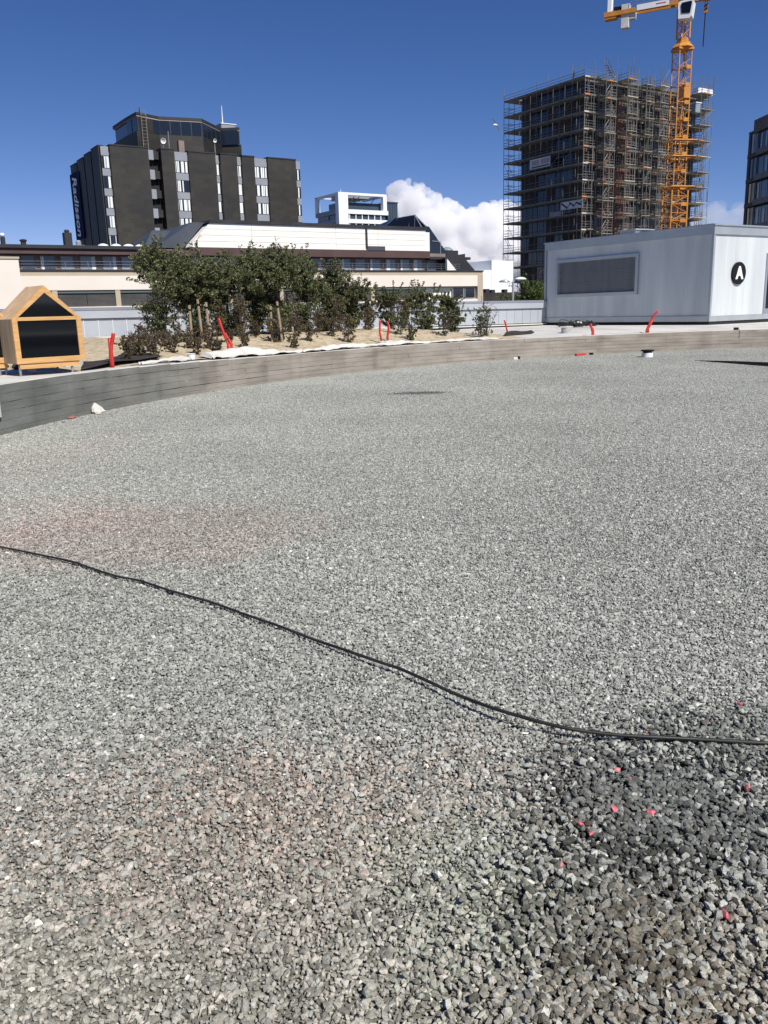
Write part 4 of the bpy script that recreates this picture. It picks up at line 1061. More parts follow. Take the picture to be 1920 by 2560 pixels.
# ---- hotel tower in dark cladding
def hotel_mat():
    m = bpy.data.materials.new('dark cladding'); m.use_nodes = True
    n = m.node_tree.nodes; l = m.node_tree.links; b = n['Principled BSDF']; b.inputs['Roughness'].default_value = .6
    tc = n.new('ShaderNodeTexCoord'); sp = n.new('ShaderNodeSeparateXYZ'); l.new(tc.outputs['Object'], sp.inputs[0])
    cb_ = n.new('ShaderNodeCombineXYZ'); ad = n.new('ShaderNodeMath'); l.new(sp.outputs['X'], ad.inputs[0]); l.new(sp.outputs['Y'], ad.inputs[1])
    l.new(ad.outputs[0], cb_.inputs[0]); l.new(sp.outputs['Z'], cb_.inputs[1])
    br_ = n.new('ShaderNodeTexBrick'); br_.offset = .5; br_.inputs['Scale'].default_value = 1.0; br_.inputs['Mortar Size'].default_value = .012
    br_.inputs['Brick Width'].default_value = 1.25; br_.inputs['Row Height'].default_value = .73; br_.inputs['Bias'].default_value = -.1
    br_.inputs['Color1'].default_value = (.0165, .0155, .014, 1); br_.inputs['Color2'].default_value = (.0275, .0255, .0215, 1); br_.inputs['Mortar'].default_value = (.018, .017, .015, 1)
    l.new(cb_.outputs[0], br_.inputs['Vector'])
    nz = n.new('ShaderNodeTexNoise'); nz.inputs['Scale'].default_value = .18; nz.inputs['Detail'].default_value = 4; l.new(cb_.outputs[0], nz.inputs['Vector'])
    rp = n.new('ShaderNodeValToRGB'); rp.color_ramp.elements[0].position = .35; rp.color_ramp.elements[1].position = .65
    rp.color_ramp.elements[0].color = (.75, .75, .80, 1); rp.color_ramp.elements[1].color = (1.4, 1.34, 1.02, 1); l.new(nz.outputs['Fac'], rp.inputs[0])
    mx = n.new('ShaderNodeMixRGB'); mx.blend_type = 'MULTIPLY'; mx.inputs[0].default_value = 1; l.new(br_.outputs['Color'], mx.inputs[1]); l.new(rp.outputs[0], mx.inputs[2])
    l.new(mx.outputs[0], b.inputs['Base Color'])
    return m
MT['hotel'] = hotel_mat()
VH = 140.0
hU = lambda px, py=385: fu(px, py, VH)[0]
HZ = 27.5; FH = 2.945; ROW0 = 26.05
ub = {k: hU(k) for k in (252, 273, 368, 383, 398, 431, 467, 535, 547, 588, 602, 633, 665, 735, 747)}
hot, ho = city('hotel_tower', 'dark brown clad hotel tower with white curtained windows', 'building', (ub[252] + ub[747]) / 2, VH + 8)
MB().box(ub[252] + .4, ub[747] - .1, VH + 1.0, VH + 18, GROUND_Z, HZ - .3).build('core', 'hotel', hot, ho)
for i, (a, b, dv) in enumerate(((273, 368, -.6), (398, 431, -.9), (467, 535, -.5), (547, 588, -.6), (602, 633, -.3), (665, 735, -.5))):
    MB().box(ub[a], ub[b], VH + dv, VH + 1.0, GROUND_Z, HZ).build('wall', 'hotel', hot, ho)
    MB().box(ub[a] - .05, ub[b] + .05, VH + dv - .08, VH + 1.2, HZ, HZ + .18).build('coping', 'roofdark', hot, ho)
def wcol(a, b, n, dv, curt, rows_=7):
    x0, x1 = ub[a] if a in ub else a, ub[b] if b in ub else b
    MB().box(x0 + .02, x1 - .02, VH + dv, VH + 1.0, GROUND_Z, HZ - .06).build('window_strip', 'roofdark', hot, ho)
    MB().box(x0 + .03, x1 - .03, VH + dv - .06, VH + dv, ROW0 + .02, HZ - .1).build('spandrel', 'grey_panel', hot, ho)
    for k in range(rows_):
        zt_ = ROW0 - k * FH
        glazed(hot, ho, x0 + .06, x1 - .06, zt_ - 1.85, zt_, VH + dv, 'glass_dark', n, 'roofdark', .08, .05, curt(k))
        MB().box(x0 + .03, x1 - .03, VH + dv - .06, VH + dv, zt_ - FH + .02, zt_ - 1.87).build('spandrel', 'grey_panel', hot, ho)
hr = random.Random(9)
wcol(252, 273, 2, .15, lambda k: [[(.3, .60), (.66, 1)], [(.66, 1)], [(.3, .6), (.66, 1)], [(.3, .6), (.66, 1)], [(.0, .1), (.9, 1)]][k % 5])
wcol(431, 467, 4, -.1, lambda k: [[(.0, .09), (.15, .36), (.48, .76), (.84, 1)], [(0, .08), (.15, .38), (.5, .6)], [(0, .08), (.17, .38), (.5, .80), (.86, 1)], [(0, .08), (.15, .38), (.52, .74), (.86, 1)]][k % 4])
wcol(535, 547, 1, .2, lambda k: [[(0, .2), (.4, 1)], [(.35, 1)], [(.3, 1)]][k % 3])
wcol(588, 602, 1, .2, lambda k: [[(0, .4), (.6, 1)], [(.2, 1)], [(.25, 1)]][k % 3])
wcol(633, 665, 3, .0, lambda k: [[(.0, .1), (.16, .36), (.5, .8), (.88, 1)], [(.1, .32), (.48, .78), (.85, 1)], [(.12, .32), (.5, .78), (.85, 1)]][k % 3])
wcol(735, 747, 1, -.2, lambda k: [(.3, .65)])
# recessed bay with small grey balcony boxes
MB().box(ub[383], ub[398], VH + .9, VH + 1.0, GROUND_Z, HZ - .2).build('recess', 'gap', hot, ho)
for k in range(7):
    zt_ = HZ - .15 - k * 2.945
    MB().box(ub[368] + .02, ub[383] - .05, VH - .2, VH + .95, zt_ - 1.45, zt_).build('balcony_box', 'grey_panel', hot, ho)
    MB().box(ub[383], ub[398] - .1, VH + .1, VH + .9, zt_ - 1.3, zt_ - .1).build('balcony_front', 'hotel', hot, ho)
    MB().box(ub[368] + .02, ub[383] - .05, VH + .6, VH + .98, zt_ - 2.95, zt_ - 1.46).build('balcony_recess', 'gap', hot, ho)
# stepped left flank in four fins
vs = [VH + .3] + [fv(px, 400, ub[252])[0] for px in (232, 214, 196, 179)]
for k in range(4):
    MB().box(ub[252] - .15 - .06 * k, ub[252] + .6, vs[k] + .35, vs[k + 1], GROUND_Z, HZ - .22 * k).build('flank_wall', 'hotel', hot, ho)
    MB().box(ub[252] - .22 - .06 * k, ub[252] + .65, vs[k] + .3, vs[k + 1] + .05, HZ - .22 * k, HZ - .22 * k + .16).build('coping', 'roofdark', hot, ho)
    MB().box(ub[252] + .12, ub[252] + .5, vs[k], vs[k] + .35, GROUND_Z, HZ - .4).build('flank_slot', 'hotel', hot, ho)
# vertical name sign on the flank
su = ub[252] - .36
sv0, sv1 = fv(204, 500, su)[0], fv(183, 500, su)[0]
sz1, sz0 = fv(190, 430, su)[1], fv(198, 600, su)[1]
vsg = thing('vertical_sign', 'tall navy sign board with white lettering on the tower flank', 'sign', W(su, (sv0 + sv1) / 2, sz0), TH)
MB().box(-.16, -.02, -(sv1 - sv0) / 2, (sv1 - sv0) / 2, 0, sz1 - sz0).build('board', 'navy', vsg)
tm = text_mesh('Radisson', 1.0, .03, 'white', .25)
xs = [v_.co.x for v_ in tm.vertices]; ys = [v_.co.y for v_ in tm.vertices]
lw = max(xs) - min(xs); lh = max(ys) - min(ys); sc_ = (sz1 - sz0) * .90 / lw
lo_ = link('lettering', tm, vsg, (-.20, 0, (sz1 - sz0) * .5))
lo_.matrix_local = Matrix.Translation((-.20, 0, (sz1 - sz0) * .5)) @ Matrix(((0, 0, -1, 0), (0, -1, 0, 0), (-1, 0, 0, 0), (0, 0, 0, 1))) @ Matrix.Diagonal((sc_, min(sc_ * 1.3, (sv1 - sv0) * .85 / lh), 1, 1))
# penthouse with the sky bar windows
zA = fu(430, 372, VH + 4)[1]; zB = fu(430, 335, VH + 4)[1]; zC = fu(430, 289, VH + 4)[1]
def pu_(px, dv, py=330): return (fu(px, py, VH + dv)[0], VH + dv)
ring = [pu_(318, 9), pu_(346, 4), pu_(400, 5.5), pu_(505, 4), pu_(550, 9.5), pu_(596, 7.5), (pu_(596, 7.5)[0], VH + 16), (pu_(318, 9)[0], VH + 16)]
cen = (sum(p[0] for p in ring) / 8, sum(p[1] for p in ring) / 8)
def grow(s): return [(cen[0] + (x - cen[0]) * s, cen[1] + (y - cen[1]) * s) for x, y in ring]
MB().pz(grow(1.035), HZ - .3, zB).build('penthouse_base', 'hotel', hot, ho)
MB().pz(grow(.985), zB, zC - .5).build('penthouse_core', 'glass_dark', hot, ho)
MB().pz(grow(1.02), zC - .5, zC).build('penthouse_roof', 'roofdark', hot, ho)
MB().pz(grow(1.012), zC - .62, zC - .505).build('roof_soffit', 'tan', hot, ho)
for i, nwin in ((0, 2), (1, 3), (2, 4), (3, 4), (4, 3)):
    a, b = Vector((*ring[i], 0)), Vector((*ring[i + 1], 0))
    for k in range(nwin):
        p, q = a.lerp(b, (k + .06) / nwin), a.lerp(b, (k + .94) / nwin)
        solid = (i == 1 and k < 2)
        dlt = (q - p).normalized(); nrm = Vector((dlt.y, -dlt.x, 0)) * .02
        z0, z1 = zB + .02, zC - .62
        P = [p + nrm, q + nrm, q - nrm * 6, p - nrm * 6]
        MB().pz([(v_.x, v_.y) for v_ in P], z0, z1).build('wall_panel' if solid else 'window_pane', 'hotel' if solid else 'glass_dark', hot, ho)
        MB().pz([(v_.x, v_.y) for v_ in (q + nrm * 3, q + nrm * 3 + dlt * .18, q - nrm * 5 + dlt * .18, q - nrm * 5)], z0, z1).build('mullion', 'roofdark', hot, ho)
# roof unit, masts, ladder, dishes
q = pu_(565, 11); zt_ = fu(565, 297, VH + 11)[1]
t = thing('roof_plant_box', 'pale grey plant box on top of the tower penthouse', 'roof unit', W(q[0], q[1], zC), TH)
MB().bbox(-1.5, 1.3, -1.5, 1.5, 0, .75, .1).build('housing', 'grey_panel', t); MB().box(-1.6, 1.4, -1.6, 1.6, .75, .87).build('lid', 'white_bld', t)
for px, ptop, dv, m_, lab in ((558, 265, 10.5, 'white', 'thin white aerial mast above the tower roof box'), (353, 268, 5.2, 'roofdark', 'thin dark aerial mast above the tower ladder')):
    q = pu_(px, dv); zt_ = fu(px, ptop, VH + dv)[1]
    t = thing('aerial_mast', lab, 'aerial', W(q[0], q[1], zC), TH)
    MB().tube((0, 0, 0), (0, 0, (zt_ - zC) * .4), .13, .10).build('lower_tube', m_, t); MB().tube((0, 0, (zt_ - zC) * .4), (0, 0, zt_ - zC), .10, .05).build('upper_tube', m_, t)
q = pu_(362, 3.6)
t = thing('roof_ladder', 'grey caged ladder up the tower penthouse wall', 'ladder', W(q[0], q[1], HZ + .18), TH)
lh_ = zC - HZ
for s in (-.4, .4): MB().box(s - .04, s + .04, -.04, .04, 0, lh_).build('rail', 'scaf', t)
rm = MB().box(-.36, .36, -.02, .02, 0, .05).mesh('rung', 'scaf'); k = 0
while k * .5 < lh_: link('rung', rm, t, (0, 0, k * .5 + .2)); k += 1
for px, py, dv, R_, lab in ((408, 354, 1.5, .45, 'large white satellite dish on the tower roof below the sky bar'), (537, 353, 3.4, .32, 'smaller pale satellite dish at the right of the penthouse')):
    q = fu(px, py, VH + dv)
    t = thing('satellite_dish', lab, 'satellite dish', W(q[0], VH + dv, HZ + .1), TH, 'tower satellite dishes')
    MB().tube((0, .15, 0), (0, .15, q[1] - HZ), .09).build('mast', 'steel', t)
    d = MB().lathe([(R_ * .1, .16), (R_ * .5, .10), (R_ * .85, .0), (R_, -.10), (R_ * .98, -.12), (R_ * .8, -.03), (R_ * .1, .10)], 20).build('dish', 'white', t, smooth=True)
    d.location = (0, 0, q[1] - HZ); d.rotation_euler = (rad(-75), 0, 0)
    MB().tube((0, -.1, q[1] - HZ - R_ * .6), (.1, -.7, q[1] - HZ), .035).build('feed_arm', 'steel', t)
q = fu(440, 360, VH + 2.5)
t = thing('roof_flue', 'small grey flue with a mast behind the tower parapet', 'flue', W(q[0], VH + 2.5, HZ + .1), TH)
MB().bbox(.3, 1.3, -.4, .4, 0, 2.0, .06).build('flue', 'brownpost', t); MB().tube((-1.2, 0, 0), (-1.2, 0, 3.3), .08).build('mast', 'steel', t)

# ---- white office block with open roof frame
VW = 190.0
wu0, wu1 = fu(846, 500, VW)[0], fu(967, 500, VW)[0]
wb, wo2 = city('white_office', 'white modern office block with an open roof frame', 'building', (wu0 + wu1) / 2, VW + 6)
wz = lambda py, px=870: fu(px, py, VW)[1]
wv1 = fv(787, 500, wu0)[0]
zt_, zr, zg1, zs1, zs2, zw1, zw2 = 30.35, wz(487), wz(523), wz(534), wz(547), wz(557), wz(566)
pier = fu(870, 500, VW)[0]
pr = fu(958, 500, VW)[0]
MB().box(wu0, pier, VW, VW + 1.6, GROUND_Z, zt_).build('corner_pier', 'white_bld', wb, wo2)
MB().box(pier, wu1, VW, VW + 1.2, zr, zt_).build('roof_beam', 'white_bld', wb, wo2)
MB().box(pr, wu1, VW, VW + 1.2, zg1, zr).build('right_post', 'white_bld', wb, wo2)
MB().box(pier, wu1 + .3, VW - .1, VW + 1.2, zs1, zg1).build('floor_band', 'white_bld', wb, wo2)
MB().box(pier, wu1, VW, VW + 1.2, zw1, zs2).build('floor_band', 'white_bld', wb, wo2)
MB().box(pier, wu1, VW, VW + 1.2, GROUND_Z, zw2).build('floor_band', 'white_bld', wb, wo2)
for z0, z1 in ((zs2, zs1), (zw2, zw1)):
    MB().box(pier, wu1 - .4, VW + .3, VW + .6, z0, z1).build('window_band', 'glass_mid', wb, wo2)
    for k in range(6): 
        x = pier + (wu1 - pier - .4) * (k + .15) / 6
        MB().box(x, x + .22, VW + .12, VW + .3, z0, z1).build('mullion', 'white_bld', wb, wo2)
MB().box(wu0 + 1.8, pr + .3, VW + 2, VW + 8, zg1, wz(503)).build('glass_screen', 'glass_mid', wb, wo2)
MB().box(wu0 + .4, wu1 - .3, VW + 6, wv1 - .5, zs2, zg1 + .1).build('deck', 'grey_panel', wb, wo2)
MB().box(wu0 + .6, wu1 - .4, VW + 1.6, wv1 - .6, GROUND_Z, zs1 - .1).build('body', 'glass_mid', wb, wo2)
for dz, z1 in ((zs1, zg1), (zw1, zs2)): MB().box(wu0, wu0 + .8, VW + 1.6, wv1, dz, z1).build('side_band', 'grey_panel', wb, wo2)
MB().box(wu0, wu0 + .9, wv1 - 1.0, wv1, zg1, zr).build('rear_post', 'white_bld', wb, wo2)
MB().box(wu0, wu0 + .9, VW + 1.6, wv1, zr, zt_ - .05).build('side_beam', 'white_bld', wb, wo2)
MB().box(wu0, wu1, wv1 - 1.0, wv1, zr + .2, zt_ - .1).build('rear_beam', 'white_bld', wb, wo2)
MB().box(wu1 - .9, wu1, VW + 1.2, wv1 - 1, zr, zt_ - .05).build('side_beam', 'white_bld', wb, wo2)
MB().box(wu0 + 4, wu1 - 3.5, VW + 3, wv1 - 1.6, zr - .3, zr + .8).build('roof_plant', 'grey_panel', wb, wo2)
for a, b in ((.32, .42), (.42, .52), (.75, .85)):
    MB().tube((wu0 + (wu1 - wu0) * a, VW + 1.8, wz(503)), (wu0 + (wu1 - wu0) * b, VW + 1.8, zr + .3), .12, n=4).build('brace', 'grey_panel', wb, wo2)
MB().tube((fu(867, 470, VW)[0], VW + 3, zt_ - .1), (fu(867, 470, VW)[0], VW + 3, wz(469, 867)), .1, .05).build('aerial', 'white_bld', wb, wo2)
nb2, no2 = city('blue_glass_block', 'small dark blue glass block right of the white office', 'building', fu(981, 520, VW + 4)[0], VW + 8)
x0, x1 = fu(969, 520, VW + 4)[0], fu(994, 520, VW + 4)[0]; zt2 = fu(980, 508, VW + 4)[1]
MB().box(x0, x1, VW + 4, VW + 14, GROUND_Z, zt2).build('body', 'glass_mid', nb2, no2)
for k in range(1, 4): MB().box(x0 + (x1 - x0) * k / 4 - .08, x0 + (x1 - x0) * k / 4 + .08, VW + 3.9, VW + 4, GROUND_Z, zt2).build('fin', 'slate', nb2, no2)
MB().box(x0 - .1, x1 + .1, VW + 3.8, VW + 14.1, zt2, zt2 + .3).build('coping', 'slate', nb2, no2)

# ---- low white house between cream building and scaffold, dark house below it
VWH = 95.0
a0, a1, a2 = fu(1205, 690, VWH)[0], fu(1229, 690, VWH)[0], fu(1283, 690, VWH)[0]
wh, who = city('white_gable_house', 'plain white blind gable wall right of the cream building', 'building', (a0 + a2) / 2, VWH + 5)
MB().box(a1, a2, VWH, VWH + 8, GROUND_Z, fu(1250, 651, VWH)[1]).build('main_wall', 'white_bld', wh, who)
MB().box(a0 - 3, a1, VWH + .05, VWH + 8, GROUND_Z, fu(1215, 675, VWH)[1]).build('side_wall', 'white_bld', wh, who)
VDH = 80.0
b0, b1 = fu(1200, 740, VDH)[0], fu(1300, 740, VDH)[0]; zt3 = fu(1250, 731, VDH)[1]
dh, dho = city('dark_house', 'dark low house with two chimneys before the white gable', 'building', (b0 + b1) / 2, VDH + 3)
MB().box(b0 - 2, b1, VDH, VDH + 6, GROUND_Z, zt3).build('wall', 'fac_dark', dh, dho)
for px0, px1, pt, nm in ((1221, 1231, 722, 0), (1236, 1245, 724, 0), (1268, 1276, 723, 0)):
    MB().bbox(fu(px0, 728, VDH)[0], fu(px1, 728, VDH)[0], VDH + .5, VDH + 1.1, zt3 - .1, fu(px0, pt, VDH)[1], .03).build('chimney', 'fac_dark', dh, dho)

# ---- double street lamp
q = at_y(1282, 757, 52)
lamp = thing('street_lamp', 'grey street lamp with two arms behind the parapet', 'lamp', (q.x, 52, GROUND_Z))
zl = at_y(1282, 702, 52).z - GROUND_Z
MB().tube((0, 0, 0), (0, 0, zl), .09, .06, n=8).build('pole', 'alu', lamp)
for s, px in ((-1, 1262), (1, 1300)):
    x = (px - 1282) / FPX * 52
    MB().path([(0, 0, zl - .1), (x * .5, 0, zl + .02), (x, 0, zl + (.0 if s < 0 else .12))], .035, 6).build('arm', 'alu', lamp)
    hd = MB().lathe([(.05, .10), (.18, .06), (.24, -.02), (.22, -.05), (.05, -.06)], 14).build('lamp_head', 'white_bld' if s > 0 else 'alu', lamp, smooth=True)
    hd.location = (x, 0, zl + (-.02 if s < 0 else .1)); hd.scale = (1.5, 1, 1)

# ---- tower under construction, wrapped in scaffolding
tc_ = at_y(1463, 187, 168.0)
tU, tV, tTop = tc_.dot(UA), tc_.dot(VA), tc_.z
TL, TW = 20.2, 35.5                    # depth along v, length along u
TF = 2.97                              # storey height
tow, to = city('unfinished_tower', 'dark unfinished high rise block inside scaffolding', 'building', tU + TW / 2, tV + TL / 2)
OFFS = 1.55                            # scaffold stands this far off the facade
bu0, bu1, bv0, bv1 = tU + OFFS, tU + TW - OFFS, tV + OFFS, tV + TL - OFFS
MB().box(bu0 + .3, bu1 - .3, bv0 + .3, bv1 - .3, GROUND_Z, tTop - 1.4).build('core', 'gap', tow, to)
NF = 16
slabm = MB().box(bu0, bu1, bv0, bv1, -.17, .17).mesh('floor_slab', 'slab', (to[0], to[1], 0))
fz = [tTop - .3 - TF * k for k in range(NF)]
for z in fz: link('floor_slab', slabm, tow, (0, 0, z))
trn = random.Random(31)
nL, nR = 7, 12
wl_, wr_ = (bv1 - bv0) / nL, (bu1 - bu0) / nR
pmL = {m: MB().box(bu0 + .06, bu0 + .3, .03, wl_ - .03, 0, TF - .36).mesh('facade_panel', m, (to[0], 0, 0)) for m in ('glass_dark', 'fac_dark', 'fac_brown', 'glass_mid')}
pmR = {m: MB().box(.03, wr_ - .03, bv0 + .06, bv0 + .3, 0, TF - .36).mesh('facade_panel', m, (0, to[1], 0)) for m in ('glass_dark', 'fac_dark', 'fac_brown', 'glass_mid', 'brickred')}
for k in range(1, NF):
    z = fz[k] + .18
    for i in range(nL):
        m = 'glass_dark' if 2 <= i <= 4 and trn.random() < .6 else trn.choice(('fac_dark', 'fac_brown', 'fac_brown', 'glass_dark'))
        if m == 'glass_dark' and trn.random() < .08: m = 'glass_mid'
        link('facade_panel', pmL[m], tow, (0, bv0 + i * wl_ - to[1], z - 0 - to[2] + to[2]))
    for i in range(nR):
        if trn.random() < .12: continue
        m = trn.choice(('fac_dark', 'glass_dark', 'fac_brown', 'fac_dark'))
        if i == 3: m = 'brickred'
        if i in (4, 2) and trn.random() < .25: m = 'brickred'
        link('facade_panel', pmR[m], tow, (bu0 + i * wr_ - to[0], 0, z))
MB().box(bu0 + 2, bu1 - 1, bv0 + 2, bv1 - 2, tTop - 1.4, tTop - .4).build('roof_slab', 'slab', tow, to)
for o_ in tow.children:
    if o_.name.startswith(('floor_slab', 'facade_panel')): o_.location.z -= to[2]

sca = thing('scaffolding', 'grey steel scaffolding wrapped round the unfinished tower', 'scaffolding', W(to[0], to[1], to[2]), TH)
su0, su1, sv0_, sv1_ = tU - .2, tU + TW + .2, tV - .2, tV + TL + .2
H0 = GROUND_Z; ztop_s = tTop + 1.6
# decks: a ring strip per storey and side
DW = 1.25
def deck(x0, x1, y0, y1, z, m='plank'): MB().box(x0, x1, y0, y1, z - .10, z + .02).build('platform', m, sca, to)
def rails(parts, z, x0, x1, y0, y1):
    m = MB()
    for h in (.55, 1.05):
        m.box(x0, x1, y0 - .03, y0 + .03, z + h - .03, z + h + .03); m.box(x0 - .03, x0 + .03, y0, y1, z + h - .03, z + h + .03)
        m.box(x0, x1, y1 - .03, y1 + .03, z + h - .03, z + h + .03); m.box(x1 - .03, x1 + .03, y0, y1, z + h - .03, z + h + .03)
    m.box(x0, x1, y0 - .03, y0 + .02, z + .02, z + .18); m.box(x0 - .03, x0 + .02, y0, y1, z + .02, z + .18)
    stuff(m.build('guardrails', 'scaf', sca, to))
for k in range(NF):
    z = fz[k] + .05
    deck(su0, su1, sv0_ + .02, sv0_ + DW, z); deck(su0 + .02, su0 + DW, sv0_ + DW, sv1_ - DW, z)
    deck(su0, su1, sv1_ - DW, sv1_ + 1.6, z); deck(su1 - DW, su1 + 1.2, sv0_ + DW, sv1_ - DW, z)
    rails(None, z, su0, su1, sv0_, sv1_ + 1.6)
nsU, nsV = 15, 7
def pole(x, y, z0, z1, r=.055):
    MB().tube((x, y, z0), (x, y, z1), r, n=5).build('standard', 'scaf', sca, to)
for i in range(nsU + 1):
    x = su0 + (su1 - su0) * i / nsU
    pole(x, sv0_ - .05, H0, ztop_s + trn.uniform(-.8, 1.8)); pole(x + .1, sv0_ + DW + .04, H0, ztop_s + trn.uniform(-1.5, .8))
    if i % 2 == 0: pole(x, sv1_ + 1.65, H0, ztop_s + trn.uniform(-.8, .8))
for j in range(1, nsV + 1):
    y = sv0_ + (sv1_ - sv0_ + 1.6) * j / nsV
    pole(su0 - .05, y, H0, ztop_s + trn.uniform(-.5, .9), .06); pole(su1 + .05, y, H0, ztop_s + trn.uniform(-.5, .9))
    pole(su0 + DW + .04, y, H0, ztop_s - 1)
# middle ledgers (half storey) and transoms, diagonals: fine, joined per storey
for k in range(NF):
    z = fz[k] + .05; m = MB()
    for i in range(nsU):
        x0, x1 = su0 + (su1 - su0) * i / nsU, su0 + (su1 - su0) * (i + 1) / nsU
        if trn.random() < .30: m.tube((x0, sv0_ - .09, z - TF * (trn.random() < .5) * .0), (x1, sv0_ - .09, z - TF + .2), .045, n=4)
        if trn.random() < .75: m.box(x0, x1, sv0_ - .04, sv0_ + .02, z - TF * .5 - .03, z - TF * .5 + .03)
        for q_ in range(2):
            xx = x0 + trn.random() * (x1 - x0); m.box(xx - .035, xx + .035, sv0_ - .03, sv0_ + .03, z - TF * trn.uniform(.6, 1), z - TF * trn.uniform(0, .4))
        if trn.random() < .5: m.box(x0 + .5, x0 + .58, sv0_ - .02, sv0_ + .04, z - TF * .95, z - TF * trn.uniform(.05, .5))
        if trn.random() < .5: m.box(x0, x1, sv0_ + DW, sv0_ + DW + .06, z - TF * .62 - .03, z - TF * .62 + .03)
        if trn.random() < .3: m.box(x0, x0 + .06, sv0_, sv0_ + DW, z - 1.2, z - 1.14)
    for j in range(nsV):
        y0, y1 = sv0_ + (sv1_ - sv0_) * j / nsV, sv0_ + (sv1_ - sv0_) * (j + 1) / nsV
        if j in (1, 2) and k % 3 == 1: m.tube((su0 - .08, y1, z + .1 - TF), (su0 - .08, y0, z - TF * .1), .045, n=4)
        if trn.random() < .4: m.box(su0 + DW, su0 + DW + .05, y0, y1, z - TF * .55 - .025, z - TF * .55 + .025)
    for y in (sv1_ + .5, sv1_ + 1.1, sv1_ + 1.6):
        m.box(su0 - .03, su0 + 2.2, y - .03, y + .03, z - TF * .45, z - TF * .45 + .05)
        if trn.random() < .4: m.tube((su0, y, z), (su0 + 2, y + .1, z - TF), .04, n=4)
    stuff(m.build('bracing', 'scaf', sca, to))
# projecting towers in front of the right hand face: stair towers and hoists
proj = [(3.2, 6.0, 2.2, 'stair'), (8.6, 11.3, 2.6, 'plain'), (15.2, 17.4, 1.4, 'plain'), (18.6, 20.8, 2.0, 'plain'), (30.6, 34.4, 2.2, 'plain')]
for (a, b, dep, kind) in proj:
    x0, x1 = su0 + a, su0 + b; y0, y1 = sv0_ - dep, sv0_ - .12
    for x in (x0, x1, (x0 + x1) / 2):
        pole(x, y0, H0, ztop_s + trn.uniform(-1, 2.2))
    for x in (x0, x1): pole(x, y1 - .25, H0, ztop_s + trn.uniform(-1, 1))
    m = MB()
    for k in range(NF):
        z = fz[k] + .05 - (.0 if kind != 'stair' else .8)
        for h in (.5, 1.0):
            m.box(x0, x1, y0 - .03, y0 + .03, z + h - .03, z + h + .03); m.box(x0 - .03, x0 + .03, y0, y1, z + h - .03, z + h + .03)
        if kind == 'stair':
            s = 1 if k % 2 else -1
            for dz in (0, .95): m.tube(((x0 + x1) / 2 - s * 1.25, y0 + .3, z + dz), ((x0 + x1) / 2 + s * 1.25, y0 + .3, z + TF + dz), .07, n=4)
            for q_ in range(1, 8): m.box((x0 + x1) / 2 - s * 1.25 + s * 2.5 * q_ / 8 - .15, (x0 + x1) / 2 - s * 1.25 + s * 2.5 * q_ / 8 + .15, y0 + .05, y0 + .9, z + TF * q_ / 8 - .03, z + TF * q_ / 8 + .02)
        else:
            if trn.random() < .45:
                xa, xb = (x0, x1) if trn.random() < .5 else (x1, x0)
                m.tube((xa, y0, z), (xb, y0, z + TF), .034, n=4)
            for q_ in range(3):
                xx = x0 + (x1 - x0) * trn.random(); m.box(xx - .03, xx + .03, y0 - .03, y0 + .03, z, z + trn.uniform(.6, TF))
        mt = trn.choice(('plank', 'plank', 'planklight' if trn.random() < .5 else 'plank'))
        deck(x0 - .1, x1 + .1, y0 - .1, y1, z, mt)
        if trn.random() < .35:
            xx = x0 + trn.random() * .8; MB().box(xx, xx + .8, y0 - .16, y0 - .1, z - .1, z + .12).build('toe_board', 'plankorange', sca, to)
    stuff(m.build('bracing', 'scaf', sca, to))
# loose pale boards and deck ends
for k in range(46):
    z = fz[trn.randrange(NF)] + .10; x = su0 + trn.random() * (TW - 3)
    MB().box(x, x + trn.uniform(.8, 2.4), sv0_ - .22, sv0_ - .04, z - .02, z + .14).build('deck_board', trn.choice(('planklight', 'planklight', 'plank', 'plankorange')), sca, to)
for k in range(NF):      # corner deck ends
    MB().box(su0 - .16, su0 + 1.1, sv0_ - .20, sv0_ - .05, fz[k] - .08, fz[k] + .14).build('deck_board', 'plankorange' if k % 3 == 1 else 'planklight', sca, to)
# banners and boxes on the scaffold
def banner(px0, py0, px1, py1, lab, stripes):
    q0_, q1_ = fv(px0, (py0 + py1) / 2, su0), fv(px1, (py0 + py1) / 2, su0)
    za, zb = fv((px0 + px1) / 2, py1, su0)[1], fv((px0 + px1) / 2, py0, su0)[1]
    vm = (q0_[0] + q1_[0]) / 2; w = abs(q0_[0] - q1_[0]); h = zb - za
    t = thing('banner', lab, 'banner', W(su0 - .12, vm, za), TH, 'banners on the scaffolding')
    MB().box(-.03, 0, -w / 2, w / 2, 0, h).build('cloth', 'banner_white' if stripes else 'grey_panel', t)
    for (y0, y1, z0, z1, m_, tilt) in stripes:
        s = MB().px([(w * (.5 - y0), h * z0), (w * (.5 - y1), h * (z0 + tilt)), (w * (.5 - y1), h * (z1 + tilt)), (w * (.5 - y0), h * z1)], -.045, -.03)
        s.build('print', m_, t)
MT['banner_white'] = mat('banner cloth', (.62, .60, .60), (.72, .70, .69), .8)
MT['banner_green'] = mat('banner green print', (.03, .12, .06))
MT['banner_rose'] = mat('banner rose print', (.42, .30, .31), (.52, .40, .40), 1.5)
banner(1326, 395, 1377, 420, 'white banner with rose print and green stripe on the scaffold', [(.10, .46, .38, .85, 'banner_rose', 0), (.54, .96, .38, .85, 'banner_rose', 0), (.08, .95, .10, .24, 'banner_green', .0)])
